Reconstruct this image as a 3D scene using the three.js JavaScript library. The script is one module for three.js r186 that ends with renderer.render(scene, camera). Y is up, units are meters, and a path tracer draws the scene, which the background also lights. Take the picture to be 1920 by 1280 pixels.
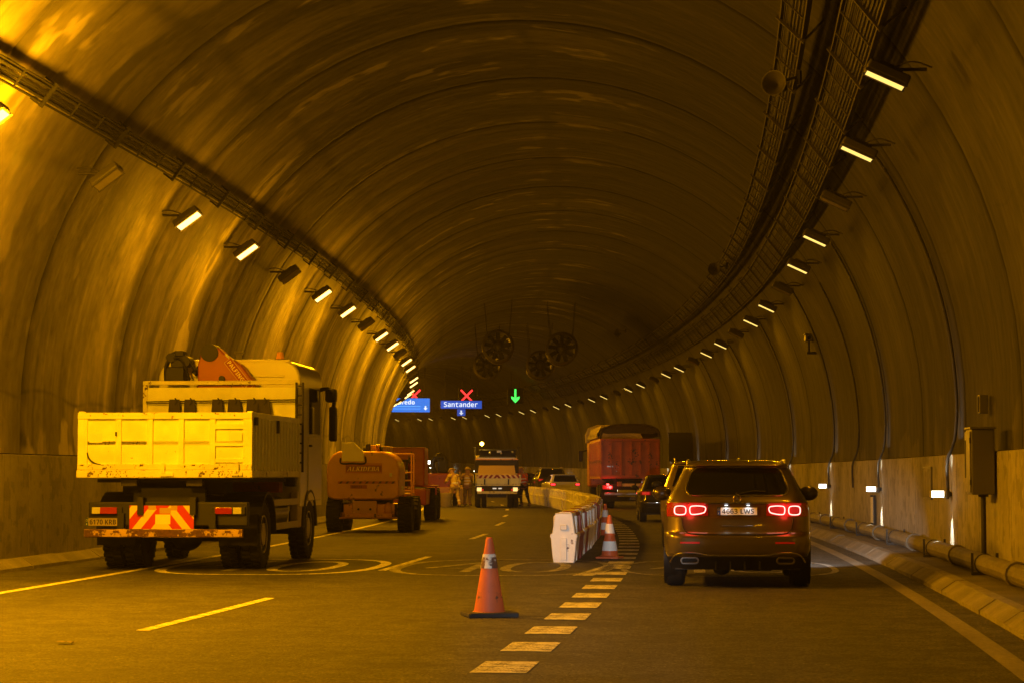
import * as THREE from 'three';
import { RoundedBoxGeometry } from 'three/addons/geometries/RoundedBoxGeometry.js';
import { MarchingCubes } from 'three/addons/objects/MarchingCubes.js';
import { mergeGeometries, mergeVertices } from 'three/addons/utils/BufferGeometryUtils.js';
import { RectAreaLightUniformsLib } from 'three/addons/lights/RectAreaLightUniformsLib.js';

// ---------- camera, sky, exposure ----------
const scene = new THREE.Scene();
const camera = new THREE.PerspectiveCamera(2 * Math.atan(640 / 4100) * 180 / Math.PI, 1024 / 682, 0.1, 900);
camera.position.set(0, 1.46, 0);
camera.rotation.x = Math.atan(248 / 4100);
camera.focus = 36;
camera.userData.fStop = 9;
const EXPOSURE = 1.0;
const SODIUM = new THREE.Color().setRGB(1, 0.39, 0.002);
const COOL = new THREE.Color().setRGB(1, 0.92, 0.72);
const LEFT_LAMP = 800, RIGHT_LAMP = 225;
{
  const w = 64, h = 32, d = new Float32Array(w * h * 4);   // plain night sky outside the portals
  for (let i = 0; i < w * h; i++) d.set([0.0016, 0.0014, 0.0012, 1], i * 4);
  const t = new THREE.DataTexture(d, w, h, THREE.RGBAFormat, THREE.FloatType);
  t.mapping = THREE.EquirectangularReflectionMapping; t.needsUpdate = true;
  scene.background = t; scene.environment = t;
}
scene.fog = new THREE.FogExp2(new THREE.Color().setRGB(0.8, 0.75, 0.7), 0.0004);
RectAreaLightUniformsLib.init();
const renderer = new THREE.WebGLRenderer({ antialias: true });
renderer.toneMapping = THREE.LinearToneMapping;
renderer.toneMappingExposure = EXPOSURE;
renderer.shadowMap.enabled = true;

// ---------- helpers ----------
let seed = 20231;
const rnd = () => { seed = (seed * 1664525 + 1013904223) >>> 0; return seed / 4294967296; };
const rr = (a, b) => a + (b - a) * rnd();
const clamp = (x, a = 0, b = 1) => Math.min(b, Math.max(a, x));
const smooth = (a, b, x) => { const t = clamp((x - a) / (b - a)); return t * t * (3 - 2 * t); };
const lerp = (a, b, t) => a + (b - a) * t;
const V = (x, y, z) => new THREE.Vector3(x, y, z);

// The tunnel follows an arc: s runs along it, t to the right of its axis, h above the road.
const RAD = 590, S0 = 82, XC = 1.55 - RAD;
const rise = (s) => Math.max(0, s - 120) ** 2 / 11000;
const ang = (s) => (s - S0) / RAD;
const W = (s, t, h = 0) => V(XC + (RAD + t) * Math.cos(ang(s)), h + rise(s), -(S0 + (RAD + t) * Math.sin(ang(s))));
const dirS = (s) => V(-Math.sin(ang(s)), 0, -Math.cos(ang(s)));
const dirT = (s) => V(Math.cos(ang(s)), 0, -Math.sin(ang(s)));

const used = {};
const numbered = (n) => { used[n] = (used[n] ?? -1) + 1; return used[n] ? n + '_' + String(used[n]).padStart(3, '0') : n; };
const ORD = ['first', 'second', 'third', 'fourth', 'fifth', 'sixth', 'seventh', 'eighth', 'ninth', 'tenth', 'eleventh', 'twelfth', 'thirteenth', 'fourteenth', 'fifteenth', 'sixteenth', 'seventeenth', 'eighteenth', 'nineteenth', 'twentieth'];
function tag(o, label, category, group, kind) {
  if (label) o.userData.label = label;
  if (category) o.userData.category = category;
  if (group) o.userData.group = group;
  if (kind) o.userData.kind = kind;
  return o;
}
function thing(name, label, category, pos, turn = 0, group) {
  const o = new THREE.Group();
  o.name = numbered(name); o.position.copy(pos); o.rotation.y = turn; scene.add(o);
  return tag(o, label, category, group);
}
const onRoad = (name, label, category, s, t, group, turn = 0) => thing(name, label, category, W(s, t), ang(s) + turn, group);
function boxUV(g) {
  const p = g.attributes.position, n = g.attributes.normal, uv = new Float32Array(p.count * 2);
  for (let i = 0; i < p.count; i++) {
    const ax = Math.abs(n.getX(i)), ay = Math.abs(n.getY(i)), az = Math.abs(n.getZ(i));
    const x = p.getX(i), y = p.getY(i), z = p.getZ(i);
    if (ax >= ay && ax >= az) { uv[2 * i] = z; uv[2 * i + 1] = y; } else if (ay >= az) { uv[2 * i] = x; uv[2 * i + 1] = z; } else { uv[2 * i] = x; uv[2 * i + 1] = y; }
  }
  g.setAttribute('uv', new THREE.BufferAttribute(uv, 2));
  return g;
}
function plain(g, keepUV) {
  const out = g.index ? g.toNonIndexed() : g.clone();
  if (!out.attributes.normal) out.computeVertexNormals();
  for (const k of Object.keys(out.attributes)) if (!['position', 'normal', 'uv', 'color'].includes(k)) out.deleteAttribute(k);
  if (!keepUV || !out.attributes.uv) boxUV(out);
  return out;
}
function merged(list, keepUV) {
  const l = [].concat(list).map((g) => plain(g, keepUV));
  return l.length > 1 ? mergeGeometries(l) : l[0];
}
function part(parent, name, geoms, mat, keepUV = false) {
  const m = new THREE.Mesh(merged(geoms, keepUV), mat);
  m.name = parent === scene ? numbered(name) : name; m.castShadow = m.receiveShadow = true;
  parent.add(m);
  return m;
}
const parts = (parent, name, geoms, mat) => geoms.map((g) => part(parent, name, g, mat));   // alike pieces, each a mesh of its own
function box(w, h, d, x = 0, y = 0, z = 0, r = 0) {
  const g = r > 0 ? new RoundedBoxGeometry(w, h, d, 2, Math.min(r, w / 2.01, h / 2.01, d / 2.01)) : new THREE.BoxGeometry(w, h, d);
  return g.translate(x, y, z);
}
function bar(a, b, r, n = 8) {
  const d = b.clone().sub(a), g = new THREE.CylinderGeometry(r, r, d.length(), n);
  g.applyQuaternion(new THREE.Quaternion().setFromUnitVectors(V(0, 1, 0), d.normalize()));
  return g.translate((a.x + b.x) / 2, (a.y + b.y) / 2, (a.z + b.z) / 2);
}
const tube = (pts, r, seg = 24, n = 7, closed = false) => new THREE.TubeGeometry(new THREE.CatmullRomCurve3(pts, closed), seg, r, n, closed);
const cylX = (r, w, x, y, z, n = 24) => new THREE.CylinderGeometry(r, r, w, n).rotateZ(Math.PI / 2).translate(x, y, z);
const cylZ = (r, w, x, y, z, n = 24) => new THREE.CylinderGeometry(r, r, w, n).rotateX(Math.PI / 2).translate(x, y, z);
const plane = (w, h, x, y, z, ry = 0) => new THREE.PlaneGeometry(w, h).rotateY(ry).translate(x, y, z);
function extrudeXY(pts, depth, z = 0, bevel = 0.008) {   // outline in x, y; thickness along z
  const sh = new THREE.Shape(pts.map((p) => new THREE.Vector2(p[0], p[1])));
  return new THREE.ExtrudeGeometry(sh, { depth, bevelEnabled: bevel > 0, bevelSize: bevel, bevelThickness: bevel, bevelSegments: 1, curveSegments: 6 }).translate(0, 0, z);
}
const extrudeZY = (pts, w, x = 0, bevel = 0.008) => extrudeXY(pts, w, 0, bevel).rotateY(-Math.PI / 2).translate(x + w, 0, 0);   // outline in z, y; thickness along x from x to x + w

// grid of points -> geometry with uv
function gridGeo(nu, nv, fn, uvFn) {
  const pos = [], uv = [], idx = [];
  for (let j = 0; j <= nv; j++) for (let i = 0; i <= nu; i++) {
    const p = fn(i / nu, j / nv, i, j); pos.push(p.x, p.y, p.z);
    const q = uvFn ? uvFn(i / nu, j / nv, i, j) : [i / nu, j / nv]; uv.push(q[0], q[1]);
  }
  for (let j = 0; j < nv; j++) for (let i = 0; i < nu; i++) { const a = j * (nu + 1) + i, b = a + 1, c = a + nu + 1, d = c + 1; idx.push(a, b, c, b, d, c); }
  const g = new THREE.BufferGeometry();
  g.setAttribute('position', new THREE.Float32BufferAttribute(pos, 3)); g.setAttribute('uv', new THREE.Float32BufferAttribute(uv, 2));
  g.setIndex(idx); g.computeVertexNormals();
  return g;
}
// sweep a closed outline of [t, h] points from s0 to s1
function sweep(outline, s0, s1, step = 3, tOff = () => 0) {
  const n = Math.max(1, Math.round((s1 - s0) / step)), m = outline.length, list = [];
  for (let k = 0; k < m; k++) {
    const a = outline[k], b = outline[(k + 1) % m], len = Math.hypot(a[0] - b[0], a[1] - b[1]);
    list.push(gridGeo(n, 1, (u, v) => { const s = lerp(s0, s1, u); return W(s, lerp(a[0], b[0], v) + tOff(s), lerp(a[1], b[1], v)); }, (u, v) => [lerp(s0, s1, u), v * len + k * 0.7]));
  }
  for (const s of [s0, s1]) {
    const sh = new THREE.ShapeGeometry(new THREE.Shape(outline.map((p) => new THREE.Vector2(p[0], p[1]))));
    const p = sh.attributes.position;
    for (let i = 0; i < p.count; i++) { const q = W(s, p.getX(i) + tOff(s), p.getY(i)); p.setXYZ(i, q.x, q.y, q.z); }
    sh.computeVertexNormals(); list.push(sh);
  }
  return merged(list, true);
}
const rect = (t, h, w, hh) => [[t - w / 2, h - hh / 2], [t + w / 2, h - hh / 2], [t + w / 2, h + hh / 2], [t - w / 2, h + hh / 2]];
const circle = (t, h, r, n = 12) => Array.from({ length: n }, (_, i) => [t + r * Math.cos(i / n * 2 * Math.PI), h + r * Math.sin(i / n * 2 * Math.PI)]);

// ---------- procedural textures ----------
function noiser(sd) {
  const T = new Float32Array(65536); let q = sd >>> 0;
  for (let i = 0; i < 65536; i++) { q = (q * 1664525 + 1013904223) >>> 0; T[i] = q / 4294967296; }
  const at = (x, y, px, py) => T[((((x % px) + px) % px) * 157 + (((y % py) + py) % py) * 9973) & 65535];
  return (x, y, px, py) => {   // tiles after px, py cells
    const ix = Math.floor(x), iy = Math.floor(y), fx = x - ix, fy = y - iy, u = fx * fx * (3 - 2 * fx), v = fy * fy * (3 - 2 * fy);
    return lerp(lerp(at(ix, iy, px, py), at(ix + 1, iy, px, py), u), lerp(at(ix, iy + 1, px, py), at(ix + 1, iy + 1, px, py), u), v);
  };
}
const N1 = noiser(11), N2 = noiser(77), N3 = noiser(305);
const fbm = (n, u, v, cu, cv, oct = 4) => { let a = 0, k = 0.5, s = 0; for (let o = 0; o < oct; o++) { a += k * n(u * cu, v * cv, cu, cv); s += k; k *= 0.5; cu *= 2; cv *= 2; } return a / s; };
function dataTex(w, h, fn, srgb, rep) {
  const d = new Uint8Array(w * h * 4);
  for (let y = 0; y < h; y++) for (let x = 0; x < w; x++) {
    const c = fn((x + 0.5) / w, (y + 0.5) / h), i = (y * w + x) * 4;
    for (let k = 0; k < 3; k++) d[i + k] = 255 * clamp(Array.isArray(c) ? c[k] : c);
    d[i + 3] = 255;
  }
  const t = new THREE.DataTexture(d, w, h, THREE.RGBAFormat);
  t.wrapS = t.wrapT = THREE.RepeatWrapping; t.magFilter = THREE.LinearFilter; t.minFilter = THREE.LinearMipmapLinearFilter;
  if (srgb) t.colorSpace = THREE.SRGBColorSpace;
  if (rep) t.repeat.set(rep[0], rep[1]);
  t.needsUpdate = true;
  return t;
}
const toS = (l) => l <= 0.0031308 ? l * 12.92 : 1.055 * Math.pow(l, 1 / 2.4) - 0.055;
const lin3 = (r, g, b) => [toS(clamp(r)), toS(clamp(g)), toS(clamp(b))];
function canvasTex(w, h, draw) {
  const c = document.createElement('canvas'); c.width = w; c.height = h;
  const g = c.getContext('2d'); draw(g, w, h);
  const t = new THREE.CanvasTexture(c); t.colorSpace = THREE.SRGBColorSpace; t.anisotropy = 8;
  return t;
}

// lining: u = 20 m along the tunnel, v = whole arc from the left springing to the right one
const VAULT_R = 7.35, VAULT_H = 2.4, LINE_H = 1.78, ARC = 2 * (VAULT_H - LINE_H) + Math.PI * VAULT_R;
const gain = (x, k) => clamp(0.5 + (x - 0.5) * k);
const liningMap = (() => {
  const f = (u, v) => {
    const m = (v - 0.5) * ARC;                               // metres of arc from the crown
    const wu = u + 0.012 * (N1(u * 7, v * 16, 7, 16) - 0.5);
    const long = gain(fbm(N1, wu, v, 17, 3, 5), 2), fine = fbm(N3, u, v, 220, 160, 3), blot = gain(fbm(N3, u, v, 5, 7, 5), 2.2), mid = gain(fbm(N2, u, v, 40, 34, 4), 2.2);
    const wisp = gain(fbm(N1, wu + 0.37, v, 22, 6, 5), 3), wisp2 = gain(fbm(N2, wu + 0.11, v, 60, 8, 4), 2.6);
    const soot = Math.exp(-((m / 5.6) ** 2)), low = clamp((Math.abs(m) - 7) / 4.5);
    let a = 0.118 + 0.05 * (long - 0.5) + 0.09 * (blot - 0.5) + 0.06 * (mid - 0.5) + 0.07 * (fine - 0.5);
    a *= 1 - 0.6 * soot;
    a *= 1 - Math.min(0.95, (0.25 + 0.75 * soot) * (0.9 * smooth(0.45, 0.75, wisp) * (0.45 + 0.65 * blot) + 0.5 * smooth(0.5, 0.8, wisp2) * (0.3 + 0.7 * mid)));
    const pale = smooth(0.78, 0.97, gain(fbm(N2, wu + 0.2, v, 20, 9, 5), 2.4)) * smooth(0.35, 0.7, mid);
    a += 0.26 * pale * (0.25 + 0.75 * soot) + 0.055 * smooth(0.8, 1, gain(fbm(N3, u + 0.5, v, 4, 6, 5), 2.2)) * (1 - soot);
    for (const [at, wd, dk] of [[0.15, 0.14, 0.7], [-4.75, 0.17, 0.55], [-11.2, 0.035, 0.6], [4.55, 0.1, 0.3], [2.4, 0.06, 0.3], [-2.5, 0.06, 0.3], [-7.6, 0.14, 0.35], [9.2, 0.02, 0.35]]) {
      const off = (fbm(N1, u, 0.3, 9, 2, 3) - 0.5) * 0.4;
      a *= 1 - dk * Math.exp(-(((m - at + off) / wd) ** 2)) * (0.3 + 0.9 * mid);
    }
    a *= 1 - 0.4 * low * smooth(0.55, 0.9, gain(fbm(N1, u + 0.6, v, 34, 2, 4), 2));   // damp runs and lime on the haunches
    a += 0.05 * low * smooth(0.7, 0.95, gain(fbm(N3, u + 0.1, v, 44, 3, 4), 2.2)) + 0.2 * low * smooth(0.88, 1, gain(fbm(N2, u + 0.3, v, 12, 12, 5), 2.6));
    a *= (m > 0 ? 0.8 - 0.64 * smooth(0, 4, m) : 0.8 + 0.75 * smooth(3, 8, -m));              // uneven lamplight put into the colour: right half darker, left haunch lighter
    a = clamp(a, 0.008, 0.4);
    return lin3(a * 1.1, a * 0.98, a * 0.72);
  };
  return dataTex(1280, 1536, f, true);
})();
const liningBump = dataTex(512, 768, (u, v) => 0.45 * fbm(N2, u, v, 30, 9, 4) + 0.35 * fbm(N1, u, v, 16, 5, 4) + 0.2 * fbm(N3, u, v, 100, 90, 3));
const grain = dataTex(512, 512, (u, v) => 0.55 * fbm(N3, u, v, 128, 128, 2) + 0.45 * fbm(N1, u, v, 40, 40, 3), false, [1 / 2, 1 / 2]);
const asphaltMap = dataTex(1024, 1024, (u, v) => {
  const chip = N2(u * 330, v * 330, 330, 330), chip2 = N3(u * 160, v * 160, 160, 160), big = fbm(N1, u, v, 4, 4, 4);
  const mid = gain(fbm(N1, u, v, 24, 24, 4), 2), crack = Math.abs(fbm(N2, u, v, 7, 5, 5) - 0.5), oil = gain(fbm(N3, u, v, 9, 9, 3), 2.6);
  let a = 0.047 + 0.12 * (chip - 0.5) + 0.06 * (chip2 - 0.5) + 0.045 * (big - 0.5) + 0.03 * (mid - 0.5) + 0.4 * smooth(0.93, 1, chip);
  a *= (1 - 0.55 * smooth(0.006, 0.0, crack) * smooth(0.5, 0.7, big)) * (1 - 0.35 * smooth(0.85, 1, oil)); a = Math.max(a, 0.012);
  a *= 0.84; return lin3(a * 1.05, a, a * 0.9);
}, true, [1 / 4, 1 / 4]);
const asphaltBump = dataTex(1024, 1024, (u, v) => 0.6 * N2(u * 330, v * 330, 330, 330) + 0.4 * N3(u * 160, v * 160, 160, 160), false, [1 / 4, 1 / 4]);
const panelMap = dataTex(1024, 512, (u, v) => {
  const big = fbm(N1, u, v, 6, 3, 5), run = fbm(N2, u, v, 60, 2, 4), fine = fbm(N3, u, v, 130, 60, 3);
  const pit = gain(fbm(N3, u, v, 40, 20, 3), 2.4), foot = smooth(0.55, 0.0, v % 0.5 * 2) * 0.25; const a = 0.26 * (0.6 + 0.5 * gain(big, 1.6)) * (1 - 0.22 * smooth(0.55, 0.8, run)) * (0.85 + 0.3 * fine) * (1 - 0.3 * smooth(0.75, 1, pit));
  return lin3(a * 1.05, a * 0.97, a * 0.8);
}, true, [1 / 8, 1 / 4]);
const concreteMap = dataTex(512, 512, (u, v) => {
  const a = 0.22 * (0.55 + 0.6 * fbm(N1, u, v, 6, 6, 5)) * (0.8 + 0.4 * fbm(N3, u, v, 90, 90, 2));
  return lin3(a * 1.05, a * 0.97, a * 0.82);
}, true, [1 / 2, 1 / 2]);
const wornMap = dataTex(512, 512, (u, v) => {   // road paint, rubbed through to the asphalt
  const k = smooth(0.38, 0.56, 0.5 * fbm(N1, u, v, 12, 12, 5) + 0.5 * fbm(N2, u, v, 90, 90, 2));
  const a = lerp(0.16, 0.80, k) * (0.85 + 0.3 * fbm(N3, u, v, 30, 30, 3));
  return lin3(a, a * 0.97, a * 0.9);
}, true, [1, 1]);
const faintMap = dataTex(512, 512, (u, v) => {
  const k = smooth(0.44, 0.62, 0.5 * fbm(N1, u, v, 10, 10, 5) + 0.5 * fbm(N2, u, v, 80, 80, 2));
  const a = lerp(0.09, 0.42, k);
  return lin3(a, a * 0.97, a * 0.9);
}, true, [1, 1]);
const rustMap = (base, amount, cells) => dataTex(512, 512, (u, v) => {
  const n = 0.6 * fbm(N1, u, v, cells, cells, 5) + 0.4 * fbm(N2, u, v, cells * 5, cells * 5, 3), k = smooth(1 - amount - 0.06, 1 - amount + 0.02, n);
  const grime = 0.78 + 0.35 * fbm(N3, u, v, 8, 8, 5), rust = [0.09, 0.04, 0.02].map((c) => c * (0.5 + fbm(N3, u, v, 60, 60, 2)));
  return lin3(...base.map((c, i) => lerp(c * grime, rust[i], k)));
}, true, [1 / 1.7, 1 / 1.7]);
const grimeRough = dataTex(256, 256, (u, v) => 0.45 + 0.5 * fbm(N2, u, v, 10, 10, 4));

// ---------- materials ----------
const std = (r, g, b, rough = 0.6, metal = 0, o = {}) => new THREE.MeshStandardMaterial({ color: new THREE.Color().setRGB(r, g, b), roughness: rough, metalness: metal, ...o });
const phy = (r, g, b, rough = 0.4, metal = 0, o = {}) => new THREE.MeshPhysicalMaterial({ color: new THREE.Color().setRGB(r, g, b), roughness: rough, metalness: metal, ...o });
const glow = (c, k) => new THREE.MeshStandardMaterial({ color: 0x222222, emissive: c, emissiveIntensity: k, roughness: 0.5 });
const rgb = (r, g, b) => new THREE.Color().setRGB(r, g, b);
const M = {
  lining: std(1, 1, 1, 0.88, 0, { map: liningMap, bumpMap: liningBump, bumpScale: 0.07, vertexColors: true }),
  panel: std(1, 1, 1, 0.85, 0, { map: panelMap, bumpMap: grain, bumpScale: 0.006 }),
  asphalt: std(1, 1, 1, 0.8, 0, { map: asphaltMap, bumpMap: asphaltBump, bumpScale: 0.009, vertexColors: true }),
  concrete: std(1, 1, 1, 0.9, 0, { map: concreteMap, bumpMap: grain, bumpScale: 0.008 }),
  walkway: std(0.55, 0.53, 0.5, 0.92, 0, { map: concreteMap, bumpMap: grain, bumpScale: 0.012 }),
  paint: std(1, 1, 1, 0.6, 0, { map: wornMap }),
  faint: std(1, 1, 1, 0.7, 0, { map: faintMap }), edge: std(0.42, 0.41, 0.38, 0.7, 0, { map: concreteMap.clone() }),
  dead: std(0.006, 0.006, 0.006, 1), black: std(0.009, 0.009, 0.009, 0.6), rusty: std(1, 1, 1, 0.8, 0, { map: rustMap([0.5, 0.34, 0.13], 0.5, 8) }), rubber: std(0.018, 0.017, 0.016, 0.85, 0, { bumpMap: grain, bumpScale: 0.004 }), darkSteel: std(0.035, 0.033, 0.03, 0.75, 0.2),
  soot: std(0.03, 0.027, 0.022, 0.9), galv: std(0.30, 0.30, 0.29, 0.55, 0.7, { roughnessMap: grimeRough }), trayMetal: std(0.055, 0.05, 0.042, 0.75, 0.4), cable: std(0.02, 0.02, 0.02, 0.7),
  pipe: std(0.62, 0.6, 0.54, 0.7, 0, { map: concreteMap }), housing: std(0.08, 0.075, 0.068, 0.6, 0.3),
  sodium: glow(new THREE.Color().setRGB(1, 0.60, 0.17), 4), sodiumDim: glow(new THREE.Color().setRGB(1, 0.66, 0.15), 1.5), deadGlass: std(0.2, 0.18, 0.14, 0.25), cool: glow(COOL, 7), coolFar: glow(COOL, 14),
  whiteRim: std(0.5, 0.5, 0.48, 0.5), cabinet: std(0.10, 0.095, 0.085, 0.6, 0.2, { roughnessMap: grimeRough }),
  truckPaint: std(1, 1, 1, 0.5, 0, { map: rustMap([0.80, 0.83, 0.46], 0.19, 17) }), truckRust: std(1, 1, 1, 0.65, 0, { map: rustMap([0.74, 0.72, 0.4], 0.33, 15) }),
  cabPaint: phy(0.62, 0.60, 0.3, 0.35, 0, { clearcoat: 0.5, clearcoatRoughness: 0.2 }), craneRed: std(1, 1, 1, 0.45, 0, { map: rustMap([0.36, 0.075, 0.025], 0.30, 5) }),
  liftOrange: std(1, 1, 1, 0.42, 0, { map: rustMap([0.60, 0.30, 0.09], 0.24, 4) }), siteRed: std(1, 1, 1, 0.4, 0, { map: rustMap([0.34, 0.05, 0.02], 0.24, 4) }),
  dumpRed: std(1, 1, 1, 0.45, 0, { map: rustMap([0.52, 0.115, 0.025], 0.30, 6) }), board: std(0.85, 0.82, 0.5, 0.7), tarp: std(0.10, 0.075, 0.05, 0.85, 0, { bumpMap: grain, bumpScale: 0.03 }),
  tarpEdge: std(0.62, 0.5, 0.25, 0.6, 0, { bumpMap: grain, bumpScale: 0.06 }),
  glass: phy(0.008, 0.008, 0.009, 0.06, 0, { clearcoat: 1, clearcoatRoughness: 0.03 }), dullChrome: std(0.14, 0.13, 0.12, 0.42, 0.9), chrome: std(0.42, 0.41, 0.4, 0.28, 1), redLens: phy(0.30, 0.012, 0.01, 0.2, 0, { clearcoat: 1 }), whiteLens: phy(0.5, 0.5, 0.48, 0.25),
  tailOn: glow(rgb(1, 0.02, 0.03), 5), tailDim: glow(rgb(1, 0.02, 0.02), 0.55), tailCore: glow(rgb(1, 0.26, 0.22), 4.5), amber: glow(rgb(1, 0.6, 0.2), 1.6), beacon: glow(rgb(1, 0.55, 0.05), 30), plateLamp: glow(rgb(0.8, 0.88, 1), 4),
  bronze: phy(0.135, 0.108, 0.048, 0.32, 0.6, { clearcoat: 1, clearcoatRoughness: 0.05 }), gold: phy(0.30, 0.23, 0.1, 0.32, 0.4, { clearcoat: 1, clearcoatRoughness: 0.06 }),
  carDark: phy(0.03, 0.028, 0.026, 0.3, 0.3, { clearcoat: 1, clearcoatRoughness: 0.05 }), carWhite: phy(0.75, 0.74, 0.7, 0.35, 0, { clearcoat: 1, clearcoatRoughness: 0.06 }),
  plastic: std(0.03, 0.03, 0.03, 0.6), rim: std(0.35, 0.34, 0.33, 0.4, 0.8),
  coneOrange: std(0.6, 0.12, 0.03, 0.5, 0, { roughnessMap: grimeRough }), coneDirty: std(1, 1, 1, 0.6, 0, { map: rustMap([0.48, 0.10, 0.025], 0.22, 6) }), coneWhite: std(0.85, 0.85, 0.82, 0.35), coneFaded: std(1, 1, 1, 0.6, 0, { map: rustMap([0.62, 0.58, 0.48], 0.4, 9) }),
  barWhite: std(1, 1, 1, 0.5, 0, { map: rustMap([0.80, 0.78, 0.72], 0.22, 5) }), barRed: std(1, 1, 1, 0.5, 0, { map: rustMap([0.30, 0.06, 0.04], 0.22, 5) }),
};
M.edge.map.repeat.set(0.12, 0.5); M.edge.color.setRGB(1.15, 1.12, 1.05);

// ---------- tunnel ----------
const SA = -41.6, SB = 318, RING = 5.8;
const arcPoint = (m, r = VAULT_R) => {   // metres of arc from the crown -> [t, h]
  const half = Math.PI * VAULT_R / 2;
  if (Math.abs(m) > half) return [Math.sign(m) * r, VAULT_H - (Math.abs(m) - half)];
  const a = m / VAULT_R; return [r * Math.sin(a), VAULT_H + r * Math.cos(a)];
};
{
  const tunnel = new THREE.Group(); tunnel.name = 'tunnel'; scene.add(tunnel);
  tag(tunnel, 'sooty concrete road tunnel vault curving away to the left', 'tunnel', null, 'structure');
  const NV = 44;
  for (let s = SA; s < SB; s += RING) {
    const a = s + 0.014, b = s + RING - 0.014, off = rnd(), flip = rnd() < 0.5 ? -1 : 1;
    const uv = (u, v) => [flip * lerp(a, b, u) / 20 + off, v];
    const P = (r0) => (u, v) => {
      const ss = lerp(a, b, u), m = (v - 0.5) * ARC, r = r0; const [t, h] = arcPoint(m, r);
      return W(ss, t, h);
    };
    const tone = rr(0.78, 1.2), dirtA = rr(0.35, 0.9), dirtB = rr(0.35, 0.9), us = [0, 0.007, 0.04, 0.12, 0.5, 0.88, 0.96, 0.993, 1];   // chamfered ends
    const inner = gridGeo(8, NV, (u, v, i) => P(i === 0 || i === 8 ? VAULT_R + 0.035 : VAULT_R)(us[i], v), (u, v, i) => uv(us[i], v));
    const outer = gridGeo(1, NV, P(VAULT_R + 0.45), uv);
    const ends = [0, 1].map((e) => gridGeo(1, NV, (u, v) => P(VAULT_R + 0.035 + u * 0.415)(e, v), (u, v) => [off + u * 0.02, v]));
    const col = (g, k) => { const c = []; for (let i = 0; i < g.attributes.position.count; i++) { const q = k(i); c.push(q, q, q); } g.setAttribute('color', new THREE.Float32BufferAttribute(c, 3)); };
    col(inner, (i) => { const c = i % 9; return tone * (c < 2 ? dirtA * 0.6 : c === 2 ? dirtA : c > 6 ? dirtB * 0.6 : c === 6 ? dirtB : 1); });
    for (const g of [outer, ...ends]) col(g, () => 0.3);
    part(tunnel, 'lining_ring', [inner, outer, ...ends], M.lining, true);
  }
  // lower wall panels, a hand proud of the vault
  for (const side of [-1, 1]) {
    for (let s = SA; s < SB; s += RING) {
      const t0 = side * 7.2, t1 = side * 7.5;
      part(tunnel, 'wall_panel', sweep([[t0, 0.1], [t0, 1.755], [t0 + side * 0.012, 1.76], [t1, 1.76], [t1, 0.1]], s + 0.012, s + RING - 0.012, 1.45), M.panel, true);
    }
  }
}
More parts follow.
